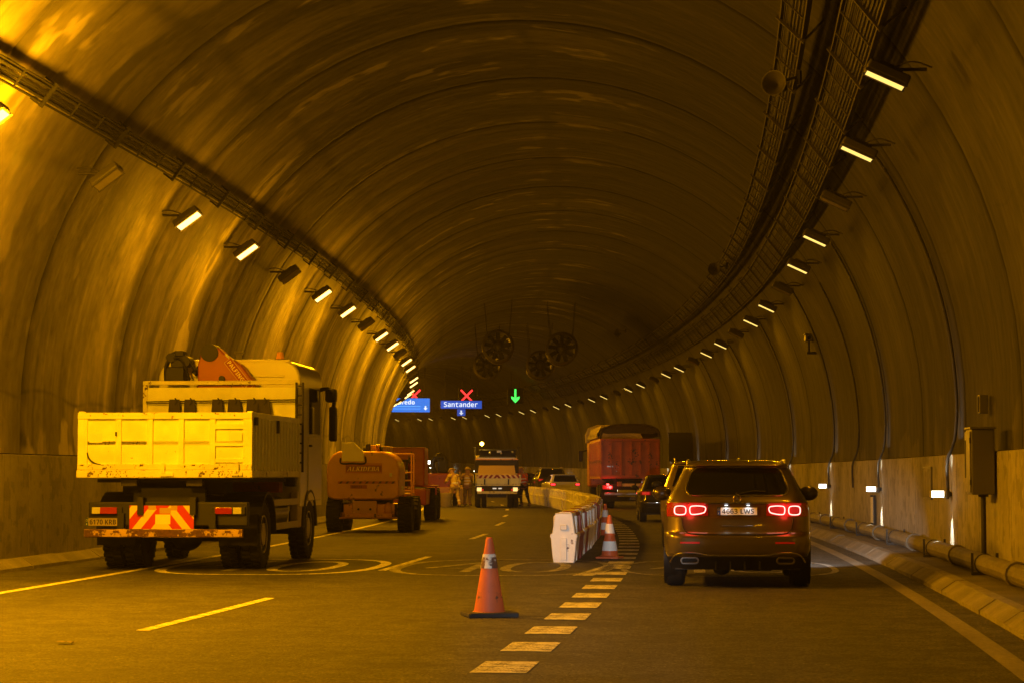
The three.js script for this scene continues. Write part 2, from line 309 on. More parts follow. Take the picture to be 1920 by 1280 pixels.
// ---------- road, walkways, kerbs ----------
const roadT0 = -6.95, roadT1 = 6.3;
{
  const nu = 360, nv = 66, n1 = noiser(5);
  const g = gridGeo(nu, nv, (u, v) => W(lerp(SA, SB, u), lerp(roadT0, roadT1, v)), (u, v) => [lerp(SA, SB, u), lerp(roadT0, roadT1, v)]);
  const col = [];
  for (let j = 0; j <= nv; j++) for (let i = 0; i <= nu; i++) {
    const s = lerp(SA, SB, i / nu), t = lerp(roadT0, roadT1, j / nv);
    let k = 1;
    for (const c of [-3.4, 0.2, 3.9]) { k -= 0.18 * Math.exp(-(((Math.abs(t - c) - 0.85) / 0.28) ** 2)); k -= 0.12 * Math.exp(-(((t - c) / 0.3) ** 2)); }
    k *= 0.82 + 0.4 * n1(s * 0.25, t * 0.8, 1000, 1000);
    if (t > 5.95 || t < -5.6) k *= 0.8 + 0.5 * n1(s * 0.9, t * 3, 1000, 1000);
    col.push(k, k, k * 0.98);
  }
  g.setAttribute('color', new THREE.Float32BufferAttribute(col, 3));
  const road = new THREE.Mesh(g, M.asphalt); road.name = 'road'; road.receiveShadow = true; scene.add(road);
  tag(road, 'dark worn asphalt carriageway of three lanes through the tunnel', 'road', null, 'structure');

  const H = 0.006;
  const ribbon = (pts, w, closed = false) => {   // stroke of width w along [s, t] points
    const n = pts.length, m = closed ? n : n - 1;
    const side = (i, k) => {
      const a = pts[closed ? (i - 1 + n) % n : Math.max(0, i - 1)], b = pts[closed ? (i + 1) % n : Math.min(n - 1, i + 1)], c = pts[i % n];
      const l = Math.hypot(b[0] - a[0], b[1] - a[1]); return [c[0] - k * (b[1] - a[1]) / l * w / 2, c[1] + k * (b[0] - a[0]) / l * w / 2];
    };
    return gridGeo(m, 1, (u, v, i, j) => { const q = side(i % n, j ? 1 : -1); return W(q[0], q[1], H); }, (u, v, i, j) => { const q = side(i % n, j ? 1 : -1); return [q[0], q[1]]; });
  };
  const straight = (s0, t0, s1, t1, w) => ribbon(Array.from({ length: Math.max(2, Math.ceil((s1 - s0) / 2)) }, (_, i, a) => [lerp(s0, s1, i / (Math.max(2, Math.ceil((s1 - s0) / 2)) - 1)), lerp(t0, t1, i / (Math.max(2, Math.ceil((s1 - s0) / 2)) - 1))]), w);
  const mark = (name, g2, mat = M.paint) => part(road, name, g2, mat, true);
  mark('painted_edge_line', straight(SA, -5.25, 200, -5.15, 0.15));
  mark('painted_edge_line', straight(SA, 5.9, 200, 5.78, 0.2), M.edge);
  for (const [a, b, t] of [[-4, 2, -1.75], [20.2, 25.6, -1.74], [33.0, 38.6, -1.46], [49.0, 53.4, -1.52], [62, 66.2, -1.62], [74.6, 78.2, -1.75], [88, 91.5, -1.7], [101, 104.5, -1.65], [114, 117.5, -1.6]])
    mark('painted_lane_dash', straight(a, t - 0.03, b, t + 0.03, 0.13));
  for (let s = 4.5; s < 75; s += 1.955) mark('painted_block', ribbon([[s, 2.02], [s + 0.5, 2.02], [s + 0.98, 2.02]].map(([a, b]) => [a, b + (a > 45 ? -(a - 45) * 0.012 : 0)]), 0.42));
  const oval = (c, t, a, b, e = 2.8) => Array.from({ length: 48 }, (_, i) => { const q = i / 48 * 2 * Math.PI, p = (x) => Math.sign(x) * Math.pow(Math.abs(x), 2 / e); return [c + a * p(Math.sin(q)), t + b * p(Math.cos(q))]; });
  for (const [t, k] of [[-3.35, M.paint], [0.25, M.faint], [3.75, M.faint]]) {
    mark('painted_oval', ribbon(oval(34.4, t, 2.9, 1.62), t > 3 ? 0.1 : 0.17, true), k);
    mark('painted_numeral', [ribbon([[36.2, t - 0.45], [33.9, t - 1.15], [33.9, t - 0.2]], 0.16), ribbon([[36.3, t - 0.45], [32.6, t - 0.45]], 0.17)], M.faint);
    mark('painted_numeral', ribbon(oval(34.4, t + 0.5, 1.75, 0.45, 2.4), 0.17, true), k === M.paint ? M.paint : M.faint);
  }
  mark('painted_stop_bar', ribbon([[31.6, 1.62], [35.5, 2.0]], 0.3));

  const walk = (name, side, tk, label) => {
    const o = new THREE.Group(); o.name = name; scene.add(o); tag(o, label, null, null, 'structure');
    part(o, 'walkway_slab', sweep([[tk + side * 0.3, -0.2], [tk + side * 0.3, 0.15], [side * 7.22, 0.165], [side * 7.22, -0.2]], SA, SB, 3), M.walkway, true);
    const L = 1.95;
    for (let s = -2, i = 0; s < SB && i < 120; s += L, i++) {
      const jog = rr(-0.012, 0.012), up = rr(-0.008, 0.008);
      part(o, 'kerb_stone', sweep([[tk, -0.15], [tk + jog, 0.05 + up], [tk + side * 0.17 + jog, 0.165 + up], [tk + side * 0.295, 0.17 + up], [tk + side * 0.295, -0.15]], s + 0.008, s + L - 0.008, 1), M.concrete, true);
    }
  };
  walk('walkway_right', 1, 6.25, 'narrow raised concrete walkway with kerb along the right wall');
  walk('walkway_left', -1, -6.9, 'dark raised concrete walkway with kerb along the left wall');
}
// pipe on the right walkway
{
  const o = thing('wall_pipe', 'fat pale concrete coloured pipe lying along the foot of right wall', 'pipe', V(0, 0, 0));
  for (let s = 8; s < 110; s += 6) {
    const tt = 6.98, hh = 0.3;
    part(o, 'pipe_section', sweep(circle(tt, hh, 0.125, 14), s + 0.01, s + 5.99, 1.5), M.pipe, true);
    part(o, 'pipe_coupling', sweep(circle(tt, hh, 0.15, 14), s - 0.14, s + 0.14, 0.14), M.pipe, true);
    part(o, 'pipe_bracket', [sweep(rect(tt, 0.17, 0.34, 0.05), s + 2.9, s + 3.0, 0.1), sweep(circle(tt, hh, 0.137, 14), s + 2.92, s + 2.98, 0.06), sweep(rect(tt - 0.16, 0.3, 0.03, 0.28), s + 2.93, s + 2.97, 0.04), sweep(rect(tt + 0.16, 0.3, 0.03, 0.28), s + 2.93, s + 2.97, 0.04)], M.darkSteel, true);
  }
}
// ---------- cable trays ----------
const drift = (s) => -0.4 * clamp((62 - s) / 37);
function tray(label, t, h, width, s0, s1, cables, side) {
  const metal = side > 0 ? M.trayMetal : M.dead;
  const o = thing('cable_tray', label, 'cable tray', V(0, 0, 0));
  const a = Math.atan2(h - VAULT_H, t), e = [-Math.sin(a), Math.cos(a)], n = [-Math.cos(a), -Math.sin(a)];   // along the vault, inwards
  const at = (x, y) => [t + e[0] * x + n[0] * y, h + e[1] * x + n[1] * y];
  const q = (x, y, w, d) => [at(x - w / 2, y - d / 2), at(x + w / 2, y - d / 2), at(x + w / 2, y + d / 2), at(x - w / 2, y + d / 2)];
  const dr = side > 0 ? drift : () => 0;
  for (const k of [-1, 1]) part(o, 'side_rail', sweep(q(k * width / 2, 0, 0.02, 0.11), s0, s1, 3, dr), metal, true);
  const N = Math.round(width / 0.06), c = [];
  for (let i = 0; i < cables; i++) part(o, 'cable', sweep(circle(...at(lerp(-0.42, 0.42, (i + 0.5) / cables) * width + rr(-0.01, 0.01), -0.005), rr(0.012, 0.03), 6), s0, s1, 3, dr), side > 0 ? M.cable : M.dead, true);
  for (let i = 1; i < N; i++) c.push(sweep(q(-width / 2 + i * width / N, 0.04, 0.008, 0.006), s0, Math.min(s1, 110), 3, dr));
  tag(part(o, 'wire_mesh', c, metal, true), null, null, null, 'stuff');
  const hang = [];
  for (let s = s0; s < s1; s += 1.3) {
    const big = Math.round((s - s0) / 1.3) % 3 === 0;
    part(o, 'rung', sweep(q(0, 0.05, width + (big ? 0.12 : 0), big ? 0.05 : 0.022), s, s + (big ? 0.06 : 0.03), 0.1, dr), metal, true);
    if (big) for (const k of [-1, 1]) hang.push(sweep(q(k * (width / 2 + 0.04), -0.16, 0.03, 0.36), s, s + 0.05, 0.1, dr));
  }
  tag(part(o, 'hanger', hang, metal, true), null, null, null, 'stuff');
  return o;
}
tray('narrow mesh cable tray, the upper of two trays on right side', 4.95, 7.5, 0.4, 14, 190, 5, 1);
tray('wide mesh cable tray above the right lamps, loaded with cables', 5.68, 6.95, 0.6, 14, 215, 9, 1);
tray('dark cable tray running above the row of left lamps', -5.75, 6.75, 0.28, 14, 130, 3, -1);

// ---------- tunnel lamps ----------
const lampFace = new THREE.BoxGeometry(0.46, 0.17, 0.012).translate(0, 0, 0.076);
const lampBody = merged([box(0.52, 0.24, 0.13, 0, 0, 0, 0.03), box(0.3, 0.12, 0.06, 0, 0, -0.09, 0.02)]), lampRim = merged([box(0.52, 0.03, 0.03, 0, 0.1, 0.075), box(0.52, 0.03, 0.03, 0, -0.1, 0.075)]);
const protoLamp = {};
function makeLamp(side, s, lit, n) {
  const t = side > 0 ? 5.92 + drift(s) : -5.86, h = 6.07;
  const where = side > 0 ? 'right' : 'left';
  const far = n > 19;
  const label = far ? `${lit ? 'lit' : 'unlit'} sodium lamp in the far crowded end of the ${where} lamp row` : n < 0 ? `glowing sodium tunnel lamp overhead on the ${where}, nearer than the view` : `${lit ? 'glowing' : 'dark unlit'} sodium tunnel lamp, ${ORD[n]} of its row on the ${where} side`;
  const o = thing('tunnel_lamp', label, 'tunnel lamp', W(s, t, h), 0, `sodium lamps along the ${where} side`);
  const T = dirT(s), S = dirS(s), U = V(0, 1, 0);
  const nrm = T.clone().multiplyScalar(-side * (side > 0 ? 0.35 : 0.5)).addScaledVector(U, -0.78).addScaledVector(S, side > 0 ? -0.14 : -0.42).normalize();
  const ax = T.clone().multiplyScalar(0.74).addScaledVector(U, -side * 0.74); ax.addScaledVector(nrm, -ax.dot(nrm)).normalize();
  o.quaternion.setFromRotationMatrix(new THREE.Matrix4().makeBasis(ax, nrm.clone().cross(ax), nrm));
  const add = (nm, g, m) => { const e = new THREE.Mesh(g, m); e.name = nm; e.castShadow = e.receiveShadow = true; o.add(e); return e; };
  add('housing', lampBody, M.housing); add('lamp_lens', lampFace, lit ? (side > 0 ? M.sodiumDim : M.sodium) : M.deadGlass); add('lens_rim', lampRim, M.housing);
  if (s < 110) {   // arm to the vault
    const inv = o.quaternion.clone().invert(), toWall = T.clone().multiplyScalar(side * 0.45).addScaledVector(U, 0.05).applyQuaternion(inv), start = V(0, 0, -0.06);
    add('bracket_arm', merged([bar(start, toWall.clone(), 0.022, 6), tube([start, toWall.clone().multiplyScalar(0.5).add(V(0, 0.1, -0.1)), toWall.clone().add(V(0.04, 0.12, 0))], 0.011, 10, 5)]), M.darkSteel);
  }
  if (lit) {
    const L = new THREE.RectAreaLight(SODIUM, side > 0 ? RIGHT_LAMP * (s > 65 ? 1.5 : 1) : LEFT_LAMP * (s < 33 && s > 15 ? 3.7 : s > 50 ? 1.8 : 1), 0.46, 0.15);
    L.position.set(0, 0, 0.095); L.rotation.y = Math.PI; L.name = 'lamp_light'; o.add(L);
    if (side < 0 && s > 15 && s < 105) { const p = new THREE.PointLight(SODIUM, s < 33 ? 150 : 11); p.shadow.radius = 14; p.position.set(0, -0.1, 0.62); p.name = 'lamp_spill'; o.add(p); }
  }
}
{
  let n = 0;
  for (let s = 25.5 - 17.4 * 3, k = 0; s < 260; s += 5.8, k++) { const on = (k % 3) !== 2, vis = s > 22; if (s < 22 && !on) continue; if (vis) makeLamp(1, s, on, n++); else if (on) makeLamp(1, s, on, -1); }
  n = 0;
  for (let s = 27.6 - 16.9 * 3, k = 0; s < 180; s += 5.63, k++) { const on = (k % 3) !== 1, vis = s > 27; if (!vis && !on) continue; if (vis) makeLamp(-1, s, on, n++); else makeLamp(-1, s, on, -1); }
}
// ---------- white wall lamps with their conduits ----------
{
  const head = merged([cylX(0.06, 0.24, -0.13, 0, 0, 16)]), rimG = merged([cylX(0.075, 0.035, 0.0, 0, 0, 16), cylX(0.075, 0.02, -0.255, 0, 0, 16)]), base = merged([cylX(0.062, 0.09, 0.06, 0, 0, 16), box(0.07, 0.08, 0.06, 0.12, 0, 0.0, 0.01), box(0.05, 0.14, 0.12, 0.05, -0.02, 0.06, 0.01)]);
  let n = 0;
  for (let s = 23.4; s < 262; s += 11.05) {
    const vis = s > 30;
    const o = thing('wall_lamp', s > 92 ? 'small bright white wall lamp in the far part of the right wall row' : vis ? `small bright white wall lamp low on right wall, ${ORD[n]} from the camera` : 'small bright white wall lamp low on right wall beside the camera', 'wall lamp', W(s, 7.09, 1.15), ang(s), 'white guide lamps low on the right wall');
    if (vis) n++;
    o.scale.setScalar(0.82);
    for (const [nm, g, m] of [['lamp_glass', head, s > 150 ? M.coolFar : M.cool], ['end_cap', rimG, M.whiteRim], ['lamp_base', base, M.housing]]) { const e = new THREE.Mesh(g, m); e.name = nm; o.add(e); }
    if (s < 140) for (const d of [-1, 1]) {   // the open ends of the lamp throw a strip of light down and up the wall
      const p = new THREE.SpotLight(COOL, (d < 0 ? 14 : 5) * (s > 90 ? 1.3 : 1), 0, 0.46, 0.9); p.shadow.radius = 2;
      p.position.set(-0.22, d * 0.13, 0.04); p.target.position.set(0.15, d * 1.0, 0.0); p.name = 'wall_light'; o.add(p, p.target);
    }
  }
  let c = 0;
  for (const [s, h1, r] of [[34.48, 6.6, 0.026], [45.53, 6.4, 0.022], [50.9, 5.9, 0.024], [56.55, 6.3, 0.025], [67.6, 6.3, 0.025], [78.65, 6.3, 0.025], [89.7, 6.3, 0.025]]) {
    if (h1 < 2) continue;
    const o = thing('wall_conduit', `slim cable conduit bent up the right vault, ${ORD[c++]} from the camera`, 'conduit', V(0, 0, 0), 0, 'conduits climbing the right vault');
    const pts = [W(s, 7.15, 1.15), W(s, 7.15, 1.7), W(s, 7.25, 1.95)];
    const half = Math.PI * VAULT_R / 2;
    for (let m = half - 0.05; ; m -= 0.4) { const [t, h] = arcPoint(m, VAULT_R - 0.05); if (h > h1) break; pts.push(W(s, t, h)); }
    part(o, 'conduit_pipe', tube(pts, r, 40, 6), M.darkSteel);
    const clips = []; for (let i = 3; i < pts.length; i += 2) clips.push(box(0.03, 0.05, 0.13).rotateY(ang(s)).translate(pts[i].x, pts[i].y, pts[i].z));
    part(o, 'pipe_clip', clips, M.darkSteel);
  }
}
// ---------- things on the right wall ----------
{
  const s = 29.6, o = thing('electrical_cabinet', 'tall grey electrical cabinet hung on the right wall', 'cabinet', W(s, 7.02, 1.0), ang(s));
  part(o, 'cabinet_body', box(0.3, 0.86, 0.62, 0, 0.62, 0, 0.015), M.cabinet);
  part(o, 'cabinet_door', box(0.02, 0.80, 0.56, -0.16, 0.62, 0, 0.006), M.cabinet);
  part(o, 'glass_slot', box(0.012, 0.5, 0.07, -0.172, 0.66, -0.18), M.black);
  parts(o, 'door_hinge', [box(0.02, 0.07, 0.03, -0.165, 0.35, 0.29), box(0.02, 0.07, 0.03, -0.165, 0.9, 0.29)], M.darkSteel);
  part(o, 'cabinet_roof', box(0.34, 0.03, 0.66, 0, 1.065, 0, 0.006), M.cabinet);
  part(o, 'cable_pipe', [bar(V(0.02, 0.2, 0.1), V(0.02, -0.62, 0.1), 0.035, 10), box(0.12, 0.06, 0.12, 0.02, 0.19, 0.1)], M.darkSteel);
}
{
  const o = thing('wall_hatch', 'small pale square hatch low on right wall beyond second lamp', 'hatch', W(46.8, 7.16, 0.4), ang(46.8));
  part(o, 'hatch_plate', box(0.06, 0.55, 0.5, 0, 0.3, 0, 0.012), M.whiteRim); parts(o, 'hatch_frame', [box(0.05, 0.63, 0.03, 0, 0.3, 0.28), box(0.05, 0.63, 0.03, 0, 0.3, -0.28)], M.darkSteel);
  const p = thing('inspection_panel', 'faint rectangular access panel in right wall left of cabinet', 'panel', W(37.6, 7.185, 1.05), ang(37.6));
  part(p, 'panel_door', box(0.03, 0.48, 1.1, 0, 0.26, 0, 0.006), M.panel); part(p, 'panel_frame', [box(0.036, 0.03, 1.18, 0, 0.52, 0), box(0.036, 0.03, 1.18, 0, 0.0, 0), box(0.036, 0.5, 0.03, 0, 0.26, 0.58), box(0.036, 0.5, 0.03, 0, 0.26, -0.58)], M.cabinet);
  const b = thing('junction_box', 'small dark junction box high on right wall above the cabinet', 'junction box', W(31, 7.24, 2.3), ang(31));
  part(b, 'box_body', box(0.12, 0.26, 0.2, 0, 0.13, 0, 0.01), M.cabinet); part(b, 'box_lid', box(0.02, 0.22, 0.16, -0.065, 0.13, 0, 0.005), M.darkSteel);
}
{
  const o = thing('sign_back', 'dark board standing out from the right wall, right of red truck', 'signboard', W(103, 6.85, 2.05), ang(103));
  part(o, 'board', box(1.25, 1.35, 0.06, 0, 0.68, 0, 0.02), M.soot); part(o, 'board_frame', [box(1.3, 0.05, 0.1, 0, 0.02, -0.02), box(1.3, 0.05, 0.1, 0, 1.34, -0.02)], M.black); part(o, 'bracket', bar(V(0.4, 0.7, -0.06), V(0.75, 0.7, -0.06), 0.04), M.black);
}
{ // CCTV camera on a bracket
  const s = 58, o = thing('wall_camera', 'dark surveillance camera on bracket on right vault above the cars', 'camera', W(s, 7.1, 4.85), ang(s));
  part(o, 'bracket', [bar(V(0.2, -0.2, 0), V(-0.35, -0.2, 0), 0.035, 8), bar(V(-0.3, -0.2, 0), V(-0.3, 0.1, 0), 0.03, 8), box(0.06, 0.35, 0.2, 0.2, -0.15, 0)], M.darkSteel);
  part(o, 'camera_housing', [box(0.18, 0.17, 0.42, -0.32, 0.18, 0.05, 0.02), box(0.22, 0.02, 0.5, -0.32, 0.28, 0.08)], M.cabinet); part(o, 'camera_lens', cylZ(0.05, 0.04, -0.32, 0.18, 0.27, 14), M.glass);
}
function horn(s, t, h, label) {
  const o = thing('horn_speaker', label, 'loudspeaker', W(s, t, h), ang(s) - 0.35);
  part(o, 'horn_bell', new THREE.LatheGeometry([[0.03, -0.24], [0.05, -0.16], [0.075, -0.06], [0.13, 0.02], [0.18, 0.06], [0.185, 0.07], [0.165, 0.06], [0.07, -0.05], [0.001, -0.12]].map(([x, y]) => new THREE.Vector2(x, y)), 24).rotateX(Math.PI / 2), M.housing);
  part(o, 'driver_unit', cylZ(0.07, 0.14, 0, 0, -0.29, 16), M.darkSteel);
  part(o, 'bracket', [bar(V(0, 0.05, -0.2), V(0.32, 0.12, -0.2), 0.02, 6), box(0.05, 0.2, 0.08, 0.3, 0.1, -0.2)], M.darkSteel);
}
horn(31.6, 4.42, 7.08, 'grey horn loudspeaker near the camera beside upper cable tray');
horn(62, 4.55, 7.25, 'small grey horn loudspeaker farther along beside upper cable tray');
horn(100, 3.6, 7.9, 'tiny hooked horn loudspeaker under the vault right of the fans');

// ---------- jet fans ----------
{
  const proto = new THREE.Group();
  const Rf = 0.66, L = 3.4;
  const pr = [[Rf - 0.03, 0.02], [Rf + 0.05, 0], [Rf + 0.09, -0.06], [Rf + 0.05, -0.16], [Rf + 0.02, -0.3], [Rf + 0.02, -1.2], [Rf + 0.06, -1.22], [Rf + 0.06, -1.32], [Rf + 0.02, -1.34], [Rf + 0.02, -2.1], [Rf + 0.06, -2.12], [Rf + 0.06, -2.2], [Rf + 0.02, -2.22], [Rf + 0.02, -L], [Rf - 0.03, -L], [Rf - 0.03, 0.02]];
  const add = (p, nm, g, m) => { const e = new THREE.Mesh(merged(g), m); e.name = nm; e.castShadow = true; p.add(e); return e; };
  add(proto, 'fan_casing', new THREE.LatheGeometry(pr.map(([x, y]) => new THREE.Vector2(x, y)), 36).rotateX(Math.PI / 2), std(0.07, 0.06, 0.05, 0.6, 0.4));
  add(proto, 'hub', [new THREE.SphereGeometry(0.2, 20, 12).scale(1, 1, 1.2).translate(0, 0, -0.35), cylZ(0.19, 2.5, 0, 0, -1.6)], M.housing);
  for (let i = 0; i < 9; i++) add(proto, 'fan_blade', new THREE.BoxGeometry(0.2, 0.44, 0.03).rotateY(0.6).translate(0, 0.4, -0.4).rotateZ(i / 9 * Math.PI * 2), M.darkSteel);
  for (const r of [0.3, 0.48]) add(proto, 'guard_ring', new THREE.TorusGeometry(r, 0.012, 6, 30).translate(0, 0, -0.02), M.darkSteel);
  for (const x of [-0.5, 0.5]) for (const z of [-0.7, -2.6]) add(proto, 'hanger_rod', [bar(V(x, 0.42, z), V(x * 1.3, 2.2, z), 0.016, 6), box(0.14, 0.12, 0.14, x, 0.46, z)], M.darkSteel);
  const spots = [[100, -1.92, 7.3, 'jet fan of the near pair, the left one under the vault'], [100, 1.02, 7.2, 'jet fan of the near pair, the right one under the vault'], [113, -2.0, 7.05, 'jet fan of the far pair, half hidden behind the left near fan'], [113, 0.75, 7.1, 'jet fan of the far pair, just left of the right near fan']];
  for (const [s, t, h, label] of spots) { const o = proto.clone(); o.name = numbered('jet_fan'); o.position.copy(W(s, t, h)); o.rotation.y = ang(s) - 0.03; scene.add(o); tag(o, label, 'fan', 'jet fans under the crown of the tunnel'); }
}
// ---------- lane signals and direction signs ----------
{
  const s = 160;
  const redCross = glow(rgb(1, 0.03, 0.03), 2.6), green = glow(rgb(0.06, 1, 0.1), 1.8);
  const signal = (t, label, kind) => {
    const o = thing('lane_signal', label, 'lane signal', W(s, t, 7.02), ang(s), kind === 'x' ? 'red cross lane signals' : null);
    part(o, 'signal_case', box(1.15, 1.15, 0.2, 0, 0, -0.12, 0.03), M.black);
    if (kind === 'x') { for (const k of [-1, 1]) part(o, 'led_bar', box(1.2, 0.12, 0.03, 0, 0, k > 0 ? 0.012 : 0.016).rotateZ(k * Math.PI / 4), redCross); } else part(o, 'led_arrow', [box(0.13, 0.62, 0.03, 0, 0.2, 0.012), extrudeXY([[0, -0.5], [0.3, -0.18], [0.3, -0.02], [0.065, -0.12], [-0.065, -0.12], [-0.3, -0.02], [-0.3, -0.18]], 0.03, 0, 0)], green);
    parts(o, 'signal_hanger', [bar(V(-0.3, 0.55, -0.12), V(-0.3, 2.2, -0.12), 0.03, 6), bar(V(0.3, 0.55, -0.12), V(0.3, 2.2, -0.12), 0.03, 6)], M.darkSteel);
  };
  signal(-3.55, 'red cross lane signal over the left lane, partly hidden by the vault', 'x'); signal(0.28, 'red cross lane signal over the middle lane', 'x'); signal(3.88, 'green down arrow lane signal over the open right lane', 'g');
  const arrow = (g, x, y, r) => { g.fillStyle = '#e8f0ff'; g.beginPath(); g.moveTo(x, y + r); g.lineTo(x - r, y); g.lineTo(x - r * 0.35, y); g.lineTo(x - r * 0.35, y - r); g.lineTo(x + r * 0.35, y - r); g.lineTo(x + r * 0.35, y); g.lineTo(x + r, y); g.fill(); };
  const sign = (t, h, label, w, hh, tex) => {
    const o = thing('direction_sign', label, 'road sign', W(s - 0.8, t, h), ang(s));
    part(o, 'sign_case', box(w + 0.08, hh + 0.08, 0.16, 0, 0, -0.09, 0.02), M.darkSteel);
    part(o, 'sign_face', plane(w, hh, 0, 0, 0.004), new THREE.MeshStandardMaterial({ color: 0x111111, emissive: 0xffffff, emissiveMap: tex, emissiveIntensity: 1.25, roughness: 0.4 }), true);
    parts(o, 'sign_hanger', [bar(V(-w * 0.4, hh / 2, -0.09), V(-w * 0.4, hh / 2 + 2.2, -0.09), 0.04, 6), bar(V(w * 0.4, hh / 2, -0.09), V(w * 0.4, hh / 2 + 2.2, -0.09), 0.04, 6)], M.darkSteel);
    return o;
  };
  sign(-4.2, 6.3, 'wide blue lit direction sign on the left, reading Laredo', 3.4, 1.0, canvasTex(512, 150, (g, w, h) => { g.fillStyle = '#1d72d8'; g.fillRect(0, 0, w, h); g.fillStyle = '#e9f2ff'; g.font = 'bold 66px sans-serif'; g.fillText('Laredo', 130, 66); g.fillStyle = '#5fb2ff'; g.fillRect(60, 84, 350, 7); g.fillRect(60, 112, 350, 6); arrow(g, 465, 106, 24); }));
  const o2 = sign(-0.2, 6.35, 'blue lit direction sign reading Santander over the middle lane', 3.0, 0.56, canvasTex(512, 96, (g, w, h) => { g.fillStyle = '#1b4cb0'; g.fillRect(0, 0, w, h); g.fillStyle = '#e9f2ff'; g.font = 'bold 80px monospace'; g.fillText('Santander', 34, 74, 444); }));
  part(o2, 'arrow_tab', box(0.62, 0.5, 0.1, 0, -0.57, -0.07, 0.02), M.darkSteel);
  part(o2, 'arrow_face', plane(0.6, 0.48, 0, -0.57, 0.004), new THREE.MeshStandardMaterial({ color: 0x111111, emissive: 0xffffff, emissiveMap: canvasTex(128, 100, (g, w, h) => { g.fillStyle = '#1b4cb0'; g.fillRect(0, 0, w, h); arrow(g, 64, 54, 36); }), emissiveIntensity: 0.95 }), true);
}

// ---------- wheels ----------
function wheelGeos(r, w, n = 32, tread = 0) {
  const p = [[r * 0.58, -w * 0.42], [r * 0.7, -w * 0.5], [r * 0.9, -w * 0.5], [r * 0.985, -w * 0.4], [r, -w * 0.3], [r, w * 0.3], [r * 0.985, w * 0.4], [r * 0.9, w * 0.5], [r * 0.7, w * 0.5], [r * 0.58, w * 0.42]];
  const tyre = [new THREE.LatheGeometry(p.map(([x, y]) => new THREE.Vector2(x, y)), n).rotateZ(Math.PI / 2)];
  const inner = new THREE.CylinderGeometry(r * 0.62, r * 0.62, w * 0.55, n).rotateZ(Math.PI / 2);
  if (tread) for (let i = 0; i < tread; i++) for (const k of [-1, 1]) tyre.push(box(w * 0.44, 0.035, 0.05, k * w * 0.24, r + 0.008, 0).rotateX((i + (k > 0 ? 0.5 : 0)) / tread * Math.PI * 2));
  const rim = [inner, new THREE.CylinderGeometry(r * 0.3, r * 0.34, w * 0.2, 18).rotateZ(Math.PI / 2).translate(w * 0.33, 0, 0), new THREE.TorusGeometry(r * 0.55, 0.018, 6, 24).rotateY(Math.PI / 2).translate(w * 0.4, 0, 0)];
  for (let i = 0; i < 8; i++) rim.push(cylX(0.016, 0.05, w * 0.3, r * 0.42 * Math.cos(i / 8 * 6.283), r * 0.42 * Math.sin(i / 8 * 6.283), 6));
  return { tyre: merged(tyre), rim: merged(rim) };
}
function wheel(parent, geos, x, y, z, flip, rimMat = M.darkSteel) {
  const w = new THREE.Group(); w.name = 'wheel'; w.position.set(x, y, z); if (flip) w.rotation.y = Math.PI; parent.add(w);
  for (const [nm, g, m] of [['tyre', geos.tyre, M.rubber], ['rim', geos.rim, rimMat]]) { const e = new THREE.Mesh(g, m); e.name = nm; e.castShadow = true; w.add(e); }
  return w;
}
function plateTex(text, eu = true, dirty = false) {
  return canvasTex(512, 110, (g, w, h) => {
    g.fillStyle = dirty ? '#8f8468' : '#f1efe6'; g.fillRect(0, 0, w, h);
    if (eu) { g.fillStyle = '#1c3f9c'; g.fillRect(0, 0, 44, h); g.fillStyle = '#cfd6ea'; g.font = 'bold 30px sans-serif'; g.fillText('E', 12, 96); g.strokeStyle = '#d8c24a'; g.lineWidth = 3; g.beginPath(); g.arc(22, 34, 13, 0, 7); g.stroke(); }
    g.fillStyle = '#17140f'; g.font = 'bold 92px sans-serif'; g.fillText(text, 62, 88, 430);
    g.strokeStyle = '#3a372f'; g.lineWidth = 5; g.strokeRect(2, 2, w - 4, h - 4);
  });
}
const texMat = (t, o = {}) => new THREE.MeshStandardMaterial({ map: t, roughness: 0.5, ...o });
function plateOn(parent, text, w, h, x, y, z, eu, dirty) {
  const p = part(parent, 'number_plate', box(w, h, 0.012, x, y, z, 0.004), M.black);
  part(p, 'plate_print', plane(w - 0.006, h - 0.006, x, y, z + 0.008), texMat(plateTex(text, eu, dirty)), true);
  return p;
}

